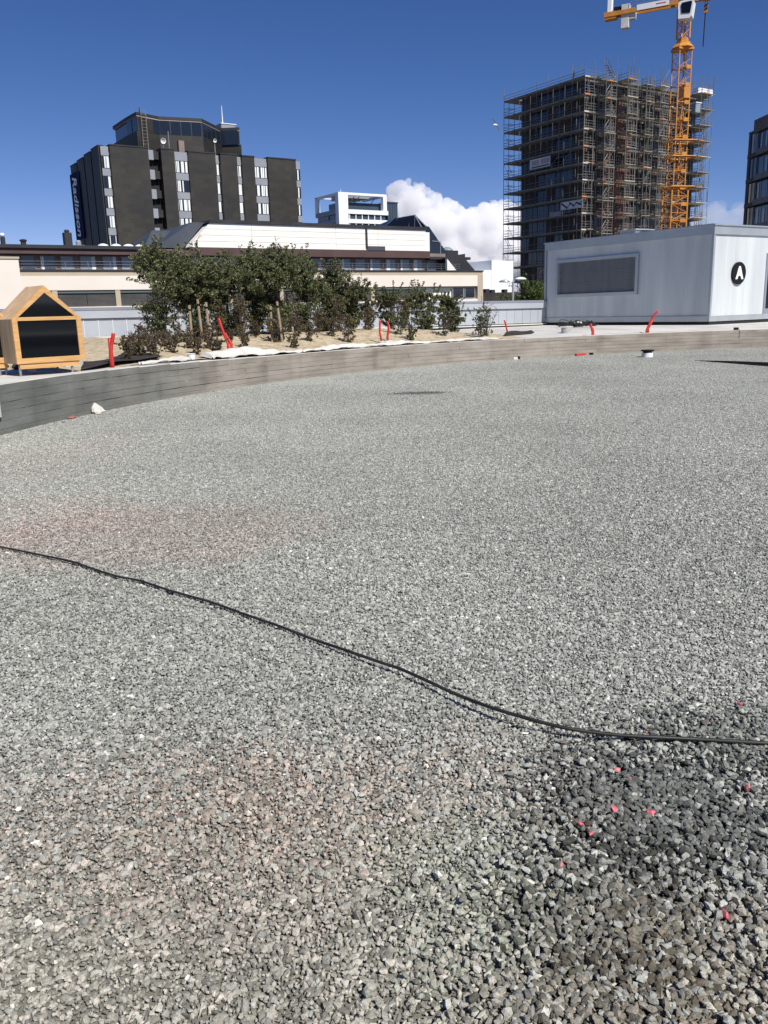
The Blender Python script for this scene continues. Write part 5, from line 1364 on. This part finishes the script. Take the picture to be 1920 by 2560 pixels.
banner(1403, 502, 1458, 522, 'black and white patterned banner low on the scaffold', [(.02, .30, .72, .98, 'fac_dark', -.66), (.30, .44, .06, .22, 'fac_dark', .55), (.40, .60, .70, .92, 'fac_dark', -.45), (.58, .72, .12, .30, 'fac_dark', .5), (.72, .96, .60, .80, 'fac_dark', -.4), (.80, .97, .30, .42, 'fac_dark', .4)])
banner(1376, 530, 1403, 541, 'small plain grey banner left of the patterned banner', [])
q = fu(1737, 274, sv0_ - 2.4)
t = thing('hoist_cabin', 'pale blue hoist cabin high on the scaffolding', 'hoist', W(q[0], sv0_ - 2.6, fu(1737, 283, sv0_ - 2.4)[1]), TH)
MB().bbox(-.75, .75, -.6, .6, 0, 1.7, .08).build('cabin', 'glass_pale', t); MB().box(-.85, .85, -.7, .7, 1.7, 1.85).build('roof', 'white_bld', t)
q = fu(1746, 222, sv0_ + 1)
t = thing('roof_tarpaulin', 'white tarpaulin wrap on top of the scaffolding right end', 'tarpaulin', W(q[0], sv0_ - .5, fz[0] + .12), TH)
MB().bbox(-2.4, 2.2, -.5, .6, 0, 1.15, .2).build('cover', 'white_bld', t)
p_ = fv(1434, 190, su0 + .6)
def figure(loc, rotz, label):
    J = {'pelvis': (0, 0, .95, .15), 'waist': (0, 0, 1.12, .14), 'chest': (0, .02, 1.36, .17), 'neck': (0, .02, 1.52, .065), 'head': (0, .03, 1.66, .10), 'crown': (0, .03, 1.76, .075)}
    E_ = [('pelvis', 'waist'), ('waist', 'chest'), ('chest', 'neck'), ('neck', 'head'), ('head', 'crown')]
    for s_, k in ((-1, 'l'), (1, 'r')):
        J.update({'hip' + k: (s_ * .10, 0, .88, .10), 'knee' + k: (s_ * .12, -.03 * s_, .48, .07), 'ank' + k: (s_ * .13, 0, .08, .05), 'toe' + k: (s_ * .14, -.16, .04, .045),
                  'sho' + k: (s_ * .20, .02, 1.42, .07), 'elb' + k: (s_ * .27, -.02, 1.14, .05), 'wri' + k: (s_ * .24, -.20, 1.0, .04), 'hand' + k: (s_ * .22, -.28, 1.0, .04)})
        E_ += [('pelvis', 'hip' + k), ('hip' + k, 'knee' + k), ('knee' + k, 'ank' + k), ('ank' + k, 'toe' + k), ('chest', 'sho' + k), ('sho' + k, 'elb' + k), ('elb' + k, 'wri' + k), ('wri' + k, 'hand' + k)]
    names = list(J); me = bpy.data.meshes.new('person'); me.from_pydata([J[n_][:3] for n_ in names], [(names.index(a), names.index(b)) for a, b in E_], [])
    me.materials.append(MT['fac_dark']); o = link('person', me, None, loc, rotz)
    bpy.context.view_layer.objects.active = o; o.modifiers.new('skin', 'SKIN')
    if not me.skin_vertices:
        bmk = bmesh.new(); bmk.from_mesh(me); bmk.verts.layers.skin.verify(); bmk.to_mesh(me); bmk.free()
    sv = me.skin_vertices[0].data
    for k, n_ in enumerate(names): sv[k].radius = (J[n_][3],) * 2; sv[k].use_root = (n_ == 'pelvis')
    sd = o.modifiers.new('smooth', 'SUBSURF'); sd.levels = sd.render_levels = 1
    return tag(o, label, 'person')
figure(W(su0 + .6, p_[0], fz[0] + .07), TH, 'tiny person in dark clothes standing on the scaffold top')

# ---- dark apartment block at the right picture edge
RA = rad(2)                           # its street runs a little differently
rq = at_y(1874, 333, 112)
rb_ = thing('apartment_block', 'dark glazed apartment block at the right picture edge', 'building', (rq.x, rq.y, GROUND_Z), RA)
# local: +y runs away from the viewer along the visible face, face looks to -x; the far left corner is the origin
D_ = Vector((math.sin(-RA), math.cos(RA), 0)); # away direction in world
rt = rq.z - GROUND_Z
LEN = 34
MB().box(.35, 14, -LEN, 0, 0, rt - .1).build('body', 'gap', rb_)
MB().box(0, 14, -1.6, .2, rt - .1, rt + .1).build('parapet', 'slab', rb_)
MB().box(-.25, 14, -LEN, -1.6, rt - .3, rt + 1.15).build('parapet', 'slab', rb_)
MT['darkgrey'] = mat('dark grey balcony front', (.085, .09, .10), (.11, .115, .125), .6, rough=.5)
FHh = 2.9; k = 0; rr3 = random.Random(8)
while rt - k * FHh > 3:
    z = rt - k * FHh
    MB().box(-.25, .35, -LEN, -2.6, z - FHh - .30 + .2, z - FHh + .55).build('balcony_front', 'darkgrey', rb_)
    MB().box(.0, .35, -2.6, .2, z - FHh - .1, z - FHh + .35).build('spandrel', 'fac_dark', rb_)
    MB().box(.05, .35, -.5, .2, z - FHh + .35, z - .1).build('corner_wall', 'fac_dark', rb_)
    for y0, y1 in ((-2.5, -1.6), (-1.5, -.6)):
        w = MB().box(.12, .35, y0, y1, z - FHh + .4, z - .25).build('window', 'glass_dark' if rr3.random() < .6 else 'glass_pale', rb_)
        MB().box(.08, .12, y0 + .2, y0 + .28, z - FHh + .4, z - .25).build('mullion', 'fac_dark', w)
    y = -2.7
    while y > -LEN + 2:
        wd_ = rr3.uniform(1.0, 1.6); w = MB().box(.15, .35, y - wd_, y, z - FHh + .6, z - .35).build('window', 'glass_dark' if rr3.random() < .75 else 'glass_mid', rb_)
        if rr3.random() < .4: MB().box(.10, .15, y - wd_ * .6, y - wd_ * .3, z - FHh + .6, z - .6).build('curtain', 'glass_pale', w)
        y -= wd_ + .12
    k += 1

# ---- tower crane
cp = at_y(1688, 570, 125)
cbz = GROUND_Z
crn = thing('tower_crane', 'orange tower crane with white cab before the scaffolded tower', 'crane', (at_y(1696, 320, 125).x, 125, cbz), rad(12))
zj = at_y(1700, 10, 125).z - cbz          # jib level
zs_ = at_y(1705, 76, 125).z - cbz         # slewing ring level
def lattice(w, z0, z1, name, parent, plat=True, dense=1):
    m = MB(); c = [(-w, -w), (w, -w), (w, w), (-w, w)]
    cw, bw = (.085, .055) if w > 1 else (.06, .038)
    for x, y in c: m.box(x - cw, x + cw, y - cw, y + cw, z0, z1)
    for i in range(4):
        a, b = c[i], c[(i + 1) % 4]
        m.tube((*a, z0 + .05), (*b, z0 + .05), .06, n=4)
        zm = (z0 + z1) / 2
        m.tube((*a, z0 + .05), (*b, zm), bw, n=4); m.tube((*b, zm), (*a, z1), bw, n=4)
        if w > 1: m.tube((*a, zm), (*b, zm), .05, n=4)
    o = m.build(name, 'orange', parent)
    if plat:
        MB().box(.1, w - .1, -w + .12, w - .12, z0 - .06, z0 + .06).build('rest_platform', 'orange', o)
        MB().box(w * .2, w * 1.05, -w - .05, -w + .1, z0 - .18, z0 + .28).build('kick_plate', 'orange', o)
    l_ = MB()
    for s in (.25, .65): l_.box(s - .03, s + .03, -.03, .03, z0, z1)
    for q_ in range(int((z1 - z0) / .4)): l_.box(.25, .65, -.02, .02, z0 + .4 * q_, z0 + .4 * q_ + .04)
    stuff(l_.build('ladder', 'orange', o))
    return o
sh = 2.2; zlow = at_y(1690, 440, 125).z - cbz
z = 0
k = 0
while z < zs_ - sh - .6:
    low = z + sh < zlow
    lattice(1.22 if low else .90, z, z + sh, 'mast_section', crn, plat=True)
    z += sh; k += 1
zt_m = z
# collar frames round the mast where it is tied to the tower
for px, py in ((1690, 355), (1690, 395), (1690, 470)):
    zc = at_y(px, py, 125).z - cbz
    cf = MB()
    for a, b in (((-1.5, -1.5), (2.0, -1.5)), ((2.0, -1.5), (2.0, 1.5)), ((2.0, 1.5), (-1.5, 1.5)), ((-1.5, 1.5), (-1.5, -1.5))): cf.tube((*a, zc), (*b, zc), .14, n=4)
    cf.build('tie_collar', 'orange', crn)
zc = at_y(1690, 225, 125).z - cbz
MB().box(.0, .95, -1.0, .3, zc - 1.2, zc + .2).build('climbing_box', 'orange', crn)
# climbing frame (thicker upper cage)
MB().pz([(-1.1, -1.1), (1.1, -1.1), (1.1, 1.1), (-1.1, 1.1)], zt_m, zt_m + .25).build('top_plate', 'orange', crn)
MB().lathe([(1.45, zt_m + .25), (1.5, zt_m + .32), (1.0, zt_m + .85), (1.0, zt_m + 1.0), (.75, zt_m + 1.1), (.75, zt_m + 1.5)], 8).build('slewing_ring', 'orange', crn)
zk = zt_m + 1.5
th_ = MB()
for x, y in ((-.6, -.6), (.6, -.6), (.6, .6), (-.6, .6)): th_.box(x - .09, x + .09, y - .09, y + .09, zk, zj + 1.4)
for i in range(3):
    for a, b in (((-.6, -.6), (.6, -.6)), ((.6, -.6), (.6, .6)), ((.6, .6), (-.6, .6)), ((-.6, .6), (-.6, -.6))):
        th_.tube((*a, zk + i * 1.1), (*b, zk + (i + 1) * 1.1), .06, n=4)
th_.build('tower_head', 'orange', crn)
# jib and counter jib: rotated with respect to the mast
jl = at_y(1513, 40, 130); base = Vector((crn.location.x, 125, 0))
jd = (base - Vector((jl.x, 130, 0))); jd.z = 0; CJ = jd.length; jd.normalize()
jrot = math.atan2(jd.y, jd.x) - rad(12)
cj = MB()
for y in (-.55, .55): cj.box(-CJ, .6, y - .12, y + .12, zj - .05, zj + .5)
cj.box(-CJ, -CJ + 1.6, -.6, .6, zj - .35, zj + .55)
cjo = cj.build('counter_jib', 'orange', crn); cjo.rotation_euler = (0, 0, jrot)
def cpart(m, name, mt): o = m.build(name, mt, crn); o.rotation_euler = (0, 0, jrot); return o
cpart(MB().box(-CJ * .58, -CJ * .18, -.72, -.68, zj + .05, zj + .75), 'name_board', 'white')
cpart(MB().box(-CJ * .34, -CJ * .22, -.735, -.72, zj + .38, zj + .50), 'red_lettering', 'red_pipe')
cpart(MB().bbox(-CJ + 2.3, -CJ + 3.4, -.5, .5, zj - 1.75, zj + 1.2, .05), 'counterweight', 'concrete_top')
cpart(MB().bbox(-CJ + 3.4, -CJ + 4.2, -.45, .45, zj - .75, zj + .2, .05), 'counterweight', 'concrete_top')
cpart(MB().bbox(-CJ + .3, -CJ + 1.0, -.35, .35, zj + .55, zj + 2.3, .08), 'winch_cover', 'white')
cpart(MB().bbox(-CJ + 1.2, -CJ + 2.2, -.35, .35, zj + .5, zj + 1.1, .08), 'winch', 'black')
rl_ = MB()
for y in (-.6, .6):
    rl_.box(-CJ + 3.5, -.6, y - .02, y + .02, zj + 1.3, zj + 1.34)
    for q_ in range(8): rl_.box(-CJ + 3.5 + q_ * (CJ - 4.2) / 7, -CJ + 3.54 + q_ * (CJ - 4.2) / 7, y - .02, y + .02, zj + .5, zj + 1.34)
stuff(cpart(rl_, 'handrail', 'steel'))
JL = 34; jb = MB()
for y, zz in ((-.6, .2), (.6, .2), (0, 1.5)): jb.tube((.4, y, zj + zz), (JL, y, zj + zz), .10, n=5)
nb3 = 22
for q_ in range(nb3):
    x0, x1 = .4 + (JL - .4) * q_ / nb3, .4 + (JL - .4) * (q_ + 1) / nb3; xm = (x0 + x1) / 2
    for y in (-.6, .6): jb.tube((x0, y, zj + .2), (xm, 0, zj + 1.5), .045, n=4); jb.tube((xm, 0, zj + 1.5), (x1, y, zj + .2), .045, n=4)
    jb.tube((x0, -.6, zj + .2), (x1, .6, zj + .2), .04, n=4)
cpart(jb, 'jib', 'orange')
# cab: rounded white shell with dark glass
cabx, caby = .35, -1.25; zj -= .55
cab = cpart(MB().py([(cabx - .75, zj - 1.75), (cabx + .7, zj - 1.85), (cabx + .95, zj - 1.6), (cabx + 1.15, zj + .15), (cabx + 1.0, zj + .4), (cabx - .6, zj + .35), (cabx - .8, zj + .15)], caby - .9, caby + .75), 'cab', 'white')
MB().py([(cabx - .35, zj - 1.15), (cabx + .75, zj - 1.25), (cabx + .95, zj + .0), (cabx + .85, zj + .15), (cabx - .3, zj + .1), (cabx - .45, zj - .1)], caby - .96, caby - .9).build('cab_window', 'glass_black', cab)
MB().add([(cabx + .74, caby - .75, zj - 1.3), (cabx + .74 + .01, caby + .6, zj - 1.3), (cabx + 1.18, caby + .6, zj + .1), (cabx + 1.17, caby - .75, zj + .1)], [(0, 1, 2, 3)])
zj += .55
# hook hangs from the jib: its place along the jib
hx_ = 2.75
tr_ = cpart(MB().box(hx_ - .5, hx_ + .5, -.5, .5, zj - .05, zj + .15), 'trolley', 'orange')
hk = cpart(MB().box(hx_ - .22, hx_ + .22, -.18, .18, zj - 1.55, zj - .55), 'hook_block', 'orange')
for q_ in range(2): MB().add([(hx_ - .225, -.19, zj - 1.4 + q_ * .5), (hx_ + .225, -.19, zj - 1.15 + q_ * .5), (hx_ + .225, -.19, zj - .95 + q_ * .5), (hx_ - .225, -.19, zj - 1.2 + q_ * .5)], [(0, 1, 2, 3)]).build('stripe', 'black', hk)
rp_ = MB()
for s in (-.14, .14): rp_.tube((hx_ + s, 0, zj - .55), (hx_ + s, 0, zj), .025, n=4)
cpart(rp_, 'hoist_rope', 'black')
cpart(MB().tube((hx_ - .05, 0, zj - 1.5), (hx_ - .10, 0, zj - 5.6), .075, n=5), 'chain_sling', 'black')

# ---- seagull in the air
bq = at_y(1238, 313, 60)
bd = thing('gull', 'small gull gliding in the blue sky left of the scaffolding', 'bird', bq, rad(30))
MB().path([(-.20, 0, 0), (-.12, 0, .02), (0, 0, .03), (.12, 0, .02), (.2, 0, 0), (.24, 0, -.01)], [.01, .05, .07, .055, .03, .005], 8).build('body', 'white', bd, smooth=True)
for s in (-1, 1): MB().add([(-.07, 0, .03), (.09, 0, .03), (.10, s * .28, .10 * 1), (-.02, s * .30, .10), (.02, s * .62, .02), (-.05, s * .60, .015), (-.07, 0, .018), (.09, 0, .018), (.10, s * .28, .088), (-.02, s * .30, .088)], [(0, 1, 2, 3), (3, 2, 4, 5), (6, 9, 8, 7), (9, 5, 4, 8)]).build('wing', 'slate', bd)
bd.rotation_euler = (rad(55), 0, rad(40))

# ================================================================== PLANTS
def leaves(r, centers, radii, per, size, squash=.8):
    """leaf quads scattered in clumps round the given centres; returns verts, faces, tone"""
    c = np.repeat(np.array(centers), per, 0); rr = np.repeat(np.array(radii), per)
    n = len(c)
    d = r.normal(size=(n, 3)); d /= np.linalg.norm(d, axis=1)[:, None]
    d *= (r.random(n) ** .6 * rr)[:, None]; d[:, 2] *= squash
    p = c + d
    sz = size * r.uniform(.6, 1.3, n)
    rot = rand_rot(r, n)
    q = np.array([(-.5, 0, 0), (0, -.28, .05), (.5, 0, -.04), (0, .28, .05)])
    v = np.einsum('nij,kj->nki', rot, q) * sz[:, None, None] + p[:, None, :]
    f = np.arange(n * 4).reshape(n, 4)
    return v.reshape(-1, 3), f, np.clip(r.random(n) * .75 + .1 * r.normal(size=n) + .1, 0, 1)
def add_tree(name, label, base, height, spread, seed, nstem=5, crown_from=.32, leaf='leaf', size=.075, nclump=120, per=34, low=.25, group='planted multi-stem trees', cat='tree', lean=(0, 0), leader=0.0):
    r = np.random.default_rng(seed); t = thing(name, label, cat, base, 0, group)
    stems = MB(); cen, rads = [], []
    for s in range(nstem):
        a = r.uniform(0, 6.28); out = spread * r.uniform(.15, .75); h = height * r.uniform(.72, .98) if s else height * (1 + leader)
        b0 = Vector((.10 * math.cos(a) * min(1, spread), .10 * math.sin(a) * min(1, spread), -.05))
        tip = Vector((math.cos(a) * out * (.25 if s == 0 else 1) + lean[0], math.sin(a) * out * (.25 if s == 0 else 1) + lean[1], h))
        pts = []
        for k in range(9):
            q_ = k / 8; p = b0.lerp(tip, q_); p.x += .05 * math.sin(5 * q_ + seed + s) * height * .3; p.y += .05 * math.cos(4 * q_ + s) * height * .3
            p.x = b0.x + (p.x - b0.x) * q_ ** .5; p.y = b0.y + (p.y - b0.y) * q_ ** .5
            pts.append(p)
        rs_ = [.022 * height / 2.6 * (1 - .85 * k / 8) + .003 for k in range(9)]
        stems.path(pts, rs_, 5)
        for k in range(2, 9):
            for _ in range(3):
                a2 = r.uniform(0, 6.28); L_ = spread * r.uniform(.15, .55) * (1.1 - .5 * k / 8)
                e = pts[k] + Vector((math.cos(a2) * L_, math.sin(a2) * L_, L_ * r.uniform(.2, .9)))
                if pts[k].z > height * .2: stems.path([pts[k], pts[k].lerp(e, .5) + Vector((0, 0, .03)), e], [rs_[k] * .5 + .002, .005, .003], 4)
    # crown: uneven lobes of leaf clumps with sprigs sticking out, sparse leaves on the stems below
    zc0, zc1 = height * crown_from, height
    lobes = []; spr = []
    for _ in range(9):
        q_ = r.random() ** .8; z = zc0 + (zc1 - zc0) * (.10 + .78 * q_)
        env = math.sin(math.pi * min(.97, .16 + .74 * q_)) ** .6
        a = r.uniform(0, 6.28); rd = spread * env * r.uniform(.15, .72)
        lobes.append((math.cos(a) * rd, math.sin(a) * rd, z, spread * env * r.uniform(.36, .60)))
    for _ in range(nclump):
        lx, ly, lz_, lr = lobes[r.integers(0, 9)]
        d = r.normal(size=3); d /= np.linalg.norm(d); d *= lr * r.random() ** .4
        z = min(max(lz_ + d[2] * .85, zc0 * .8), height)
        cen.append((lx + d[0] + lean[0] * z / height, ly + d[1] + lean[1] * z / height, z)); rads.append(r.uniform(.07, .17) * height / 2.6)
    for _ in range(int(nclump * .14)):
        lx, ly, lz_, lr = lobes[r.integers(0, 9)]
        d = r.normal(size=3); d /= np.linalg.norm(d); d[2] = abs(d[2]) * .9 + .15
        L_ = r.uniform(.25, .5) * spread
        p0 = np.array((lx + lean[0] * lz_ / height, ly + lean[1] * lz_ / height, lz_)) + d * lr * .8
        stems.path([tuple(p0 - d * lr * .5), tuple(p0), tuple(p0 + d * L_)], [.006, .004, .002], 4)
        for q_ in range(6): spr.append(tuple(p0 + d * L_ * q_ / 5))
    for _ in range(int(nclump * low)):
        z = height * r.uniform(.04, crown_from + .08); a = r.uniform(0, 6.28); rad_ = spread * (.16 + .34 * z / (height * crown_from)) * math.sqrt(r.random())
        cen.append((math.cos(a) * rad_, math.sin(a) * rad_, z)); rads.append(r.uniform(.12, .24) * height / 2.6)
    if leader:
        for q_ in range(9): spr.append((lean[0], lean[1], height * (.97 + leader * q_ / 8)))
    v, f, tn = leaves(r, cen, rads, per, size)
    if spr:
        v2, f2, t2 = leaves(r, spr, [.085 * height / 2.6] * len(spr), max(5, per // 4), size)
        f = np.concatenate([f, f2 + len(v)]); v = np.concatenate([v, v2]); tn = np.concatenate([tn, t2])
    tk = stems.build('trunk', 'bark', t)
    co_ = link('crown', np_mesh('crown', v, f, leaf, tn, 4), t)
    return t
ordn = ['first', 'second', 'third', 'fourth', 'fifth', 'sixth', 'seventh', 'eighth', 'ninth', 'tenth', 'eleventh', 'twelfth']
TREES = [  # px of stem, px of crown, depth, top y, spread px, kind, label
    (398, 420, 22.5, 608, 98, 'leaf', 'broad green multi-stem tree at the left end of the planting'),
    (492, 505, 23.5, 618, 80, 'leaf', 'tree with a tall thin leader shoot between the wooden stakes'),
    (572, 575, 24.0, 622, 84, 'leaf', 'dense green tree behind the bent red pipes'),
    (640, 632, 25.0, 612, 74, 'leaf', 'green tree with twiggy brown tips left of the single stake'),
    (690, 694, 24.5, 600, 70, 'leaf', 'upright green tree with the highest bushy top at the single stake'),
    (758, 754, 26.0, 616, 74, 'leaf', 'dark green tree right of the single wooden stake'),
    (812, 822, 26.8, 648, 68, 'leaf', 'green tree under the end of the cream roof hall'),
    (880, 892, 27.0, 668, 66, 'leaf', 'round green tree with reddish lower twigs in the middle'),
    (972, 966, 28.5, 712, 52, 'leaf', 'smaller multi-stem tree behind the twin red pipes'),
    (1062, 1052, 30.0, 704, 62, 'leaf', 'loose green tree second from the right end of planting'),
    (1132, 1126, 30.8, 724, 50, 'leaf', 'smallest tree at the right end of the planting')]
for i, (ps, pc, d, yt, sp, lf, lab) in enumerate(TREES):
    b = bed_at(ps, d); top = at_y(pc, yt + 20, d)
    h = top.z - b.z; s_ = sp / FPX * d
    add_tree('multi_stem_tree', lab, b, h, s_, 100 + i, nstem=7, crown_from=.34 - .10 * ((i * 7) % 5) / 4, leaf=lf, size=.068, nclump=int(360 * (h / 2.4)), per=38, low=.24, lean=((pc - ps) / FPX * d, 0), leader={1: .20, 3: .10, 4: .08}.get(i, 0.0))
# bronze twiggy bushes standing between the trees
BUSH = [(600, 23.4, 742, 34, 'bronze twiggy bush behind the bent red pipes'), (545, 23.0, 762, 26, 'thin bronze bush right of the three stakes'), (722, 25.2, 748, 30, 'bronze bush right of the single stake'), (848, 26.0, 742, 34, 'bronze bush below the round green tree'), (925, 27.2, 748, 30, 'bronze twiggy bush left of the twin red pipes'), (1010, 28.6, 752, 26, 'thin bush right of the twin red pipes')]
for i, (ps, d, yt, sp, lab) in enumerate(BUSH):
    b = bed_at(ps, d); h = at_y(ps, yt, d).z - b.z
    add_tree('twiggy_bush', lab, b, h, sp / FPX * d, 300 + i, nstem=9, crown_from=.25, leaf='leaf_red', size=.055, nclump=85, per=13, low=.35, group='bronze twiggy bushes', cat='bush')
# low plants in the sand
LOW = [(330, 868, 34), (358, 860, 38), (388, 872, 44), (412, 862, 30), (448, 874, 36), (470, 858, 30), (505, 862, 34), (522, 876, 46), (612, 858, 30), (640, 862, 28), (690, 858, 46), (742, 862, 38), (775, 856, 34), (798, 860, 36), (832, 856, 34), (872, 852, 46), (920, 850, 36), (1002, 846, 46), (1030, 842, 36), (1112, 832, 44), (1200, 826, 40), (1215, 824, 58), (735, 880, 24), (575, 852, 22), (316, 850, 44), (345, 852, 46), (372, 866, 40), (432, 852, 36), (490, 868, 34), (545, 858, 30)]
LOW.sort()
nth = ['1st', '2nd', '3rd'] + ['%dth' % k for k in range(4, 21)] + ['21st', '22nd', '23rd'] + ['%dth' % k for k in range(24, 31)]
for i, (px, py, hp_) in enumerate(LOW):
    b = ring_point(px, .55 + 2.1 * ((i * 0.618) % 1) * (1 if px < 1080 else .4))
    h = hp_ / FPX * b.y * 1.3
    add_tree('low_shrub', 'low bronze green shrub in the sand, %s from the left' % nth[i], b, h, h * .55, 500 + i, nstem=8, crown_from=.15, leaf='leaf_red' if px < 940 else 'leaf_bright', size=.05, nclump=32, per=18, low=.3, group='low shrubs in the sand', cat='shrub')
# stakes and watering bags
for px, yt, yb, lean, lab in ((476, 760, 842, 0, 'grey weathered wooden stake, left one of three'), (503, 744, 838, .06, 'thick pale wooden stake, middle one of three'), (522, 752, 836, .05, 'thin yellowish wooden stake, right one of three'), (703, 750, 838, .10, 'single leaning wooden stake in the middle of the planting'), (678, 762, 838, 0, 'dim grey stake just left of the leaning stake')):
    b = bed_at(px, 21.2 if px < 600 else 22.6); h = at_y(px, yt, b.y).z - b.z
    t = thing('tree_stake', lab, 'stake', b, 0, 'wooden tree stakes')
    MB().path([(0, 0, -.05), (-lean * h * .8, 0, h * .97)], [.034, .032], 8).build('post', 'stake', t)
    MB().path([(-lean * h * .8 * .85, 0, h * .82), (-lean * h * .8 * .88, 0, h * .87)], [.038, .038], 8).build('tie_band', 'black', t)
for px, py, lab in ((494, 838, 'dark green watering bag slumped between the stakes'), (690, 836, 'dark green watering bag at the single stake')):
    b = bed_at(px, 21.6 if px < 600 else 22.9)
    m_ = MB().lathe([(.16, 0), (.19, .06), (.18, .22), (.13, .36), (.09, .48), (.10, .52), (.04, .50)], 12)
    m_.v = [(x + .12 * z + .02 * math.sin(20 * z + 7 * y), y + .015 * math.sin(15 * x), z) for x, y, z in m_.v]
    o = m_.build('watering_bag', 'greenbag', None, loc=b, smooth=True); tag(o, lab, 'bag', 'dark green watering bags')
b = on_bed(478, 888)
t = thing('white_tub', 'small white tub on the wall before the sandy bed', 'tub', b)
MB().lathe([(.07, 0), (.09, .11), (.1, .115), (.085, .12), (.065, .02)], 14).build('tub', 'white', t)
# street tree behind the parapet beside the kiosk
q = at_y(1340, 757, 58)
add_tree('street_tree', 'bushy bright green tree left of the kiosk', (q.x, 58, GROUND_Z), at_y(1338, 682, 58).z - GROUND_Z, 3.0, 77, nstem=5, crown_from=.35, leaf='leaf_bright', size=.17, nclump=420, per=40, low=0, group='street trees')
q = at_y(1203, 757, 50)
add_tree('street_tree', 'tip of a small green tree at the cream building corner', (q.x, 50, GROUND_Z), at_y(1203, 744, 50).z - GROUND_Z, .5, 78, nstem=3, crown_from=.6, leaf='leaf_bright', size=.12, nclump=30, per=30, low=0, group='street trees')

# ================================================================== CLOUDS
def cloud(name, label, outline, yb, dist, seed, n, rmin, rmax, dens, col, depth=.5):
    r = random.Random(seed); bm = bmesh.new()
    xs = [p[0] for p in outline]
    def top(x):
        for (x0, y0), (x1, y1) in zip(outline[:-1], outline[1:]):
            if x0 <= x <= x1: return y0 + (y1 - y0) * (x - x0) / (x1 - x0)
        return 9999
    made = 0
    while made < n:
        x = r.uniform(xs[0], xs[-1]); t = top(x); y = t + (yb - t) * r.random() ** 1.25
        rr_ = rmin + (rmax - rmin) * r.random() * min(1, (y - t) / 60 + .15)
        rr_ = max(rmin, min(rr_, (y - t) + rmin * .4, (x - xs[0]) + rmin * .5))
        yy = max(y, t + rr_)
        d = dist * (1 + r.uniform(-.02, .05) * depth)
        p = at_y(x, yy, d)
        bmesh.ops.create_icosphere(bm, subdivisions=2, radius=rr_ / FPX * d, matrix=Matrix.Translation(p) @ Matrix.Diagonal((1, 1.2, 1, 1)))
        made += 1
    me = bpy.data.meshes.new(name); bm.to_mesh(me); bm.free()
    o = link(name, me)
    rm_ = o.modifiers.new('merge', 'REMESH'); rm_.mode = 'VOXEL'; rm_.voxel_size = dist * .0016; rm_.use_smooth_shade = True
    for sc2, st_ in ((dist * .012, dist * .004), (dist * .005, dist * .0012)):
        tx_ = bpy.data.textures.new('puff', 'CLOUDS'); tx_.noise_scale = sc2; tx_.noise_depth = 3
        dp_ = o.modifiers.new('puff', 'DISPLACE'); dp_.texture = tx_; dp_.strength = st_; dp_.mid_level = .5; dp_.texture_coords = 'GLOBAL'
    m = bpy.data.materials.new(name); m.use_nodes = True; nt = m.node_tree; nt.nodes.remove(nt.nodes['Principled BSDF'])
    pv = nt.nodes.new('ShaderNodeVolumePrincipled'); pv.inputs['Color'].default_value = (*col, 1); pv.inputs['Density'].default_value = dens; pv.inputs['Anisotropy'].default_value = .0
    nt.links.new(pv.outputs[0], nt.nodes['Material Output'].inputs['Volume'])
    me.materials.append(m)
    stuff(o); tag(o, label, 'cloud'); return o
cloud('cloud', 'white cumulus cloud between the white office and the scaffolding', [(966, 480), (976, 456), (1010, 441), (1042, 450), (1066, 460), (1082, 478), (1110, 484), (1132, 499), (1160, 505), (1182, 517), (1205, 504), (1240, 497), (1290, 503), (1340, 520), (1400, 560)], 690, 3000, 4, 420, 5, 34, .03, (.999, .997, .998))
cloud('cloud', 'low grey white cloud bank right of the scaffolding', [(1640, 540), (1720, 520), (1780, 500), (1840, 505), (1900, 495), (1980, 515), (2080, 540)], 700, 3400, 7, 160, 6, 36, .004, (.985, .99, 1.0))
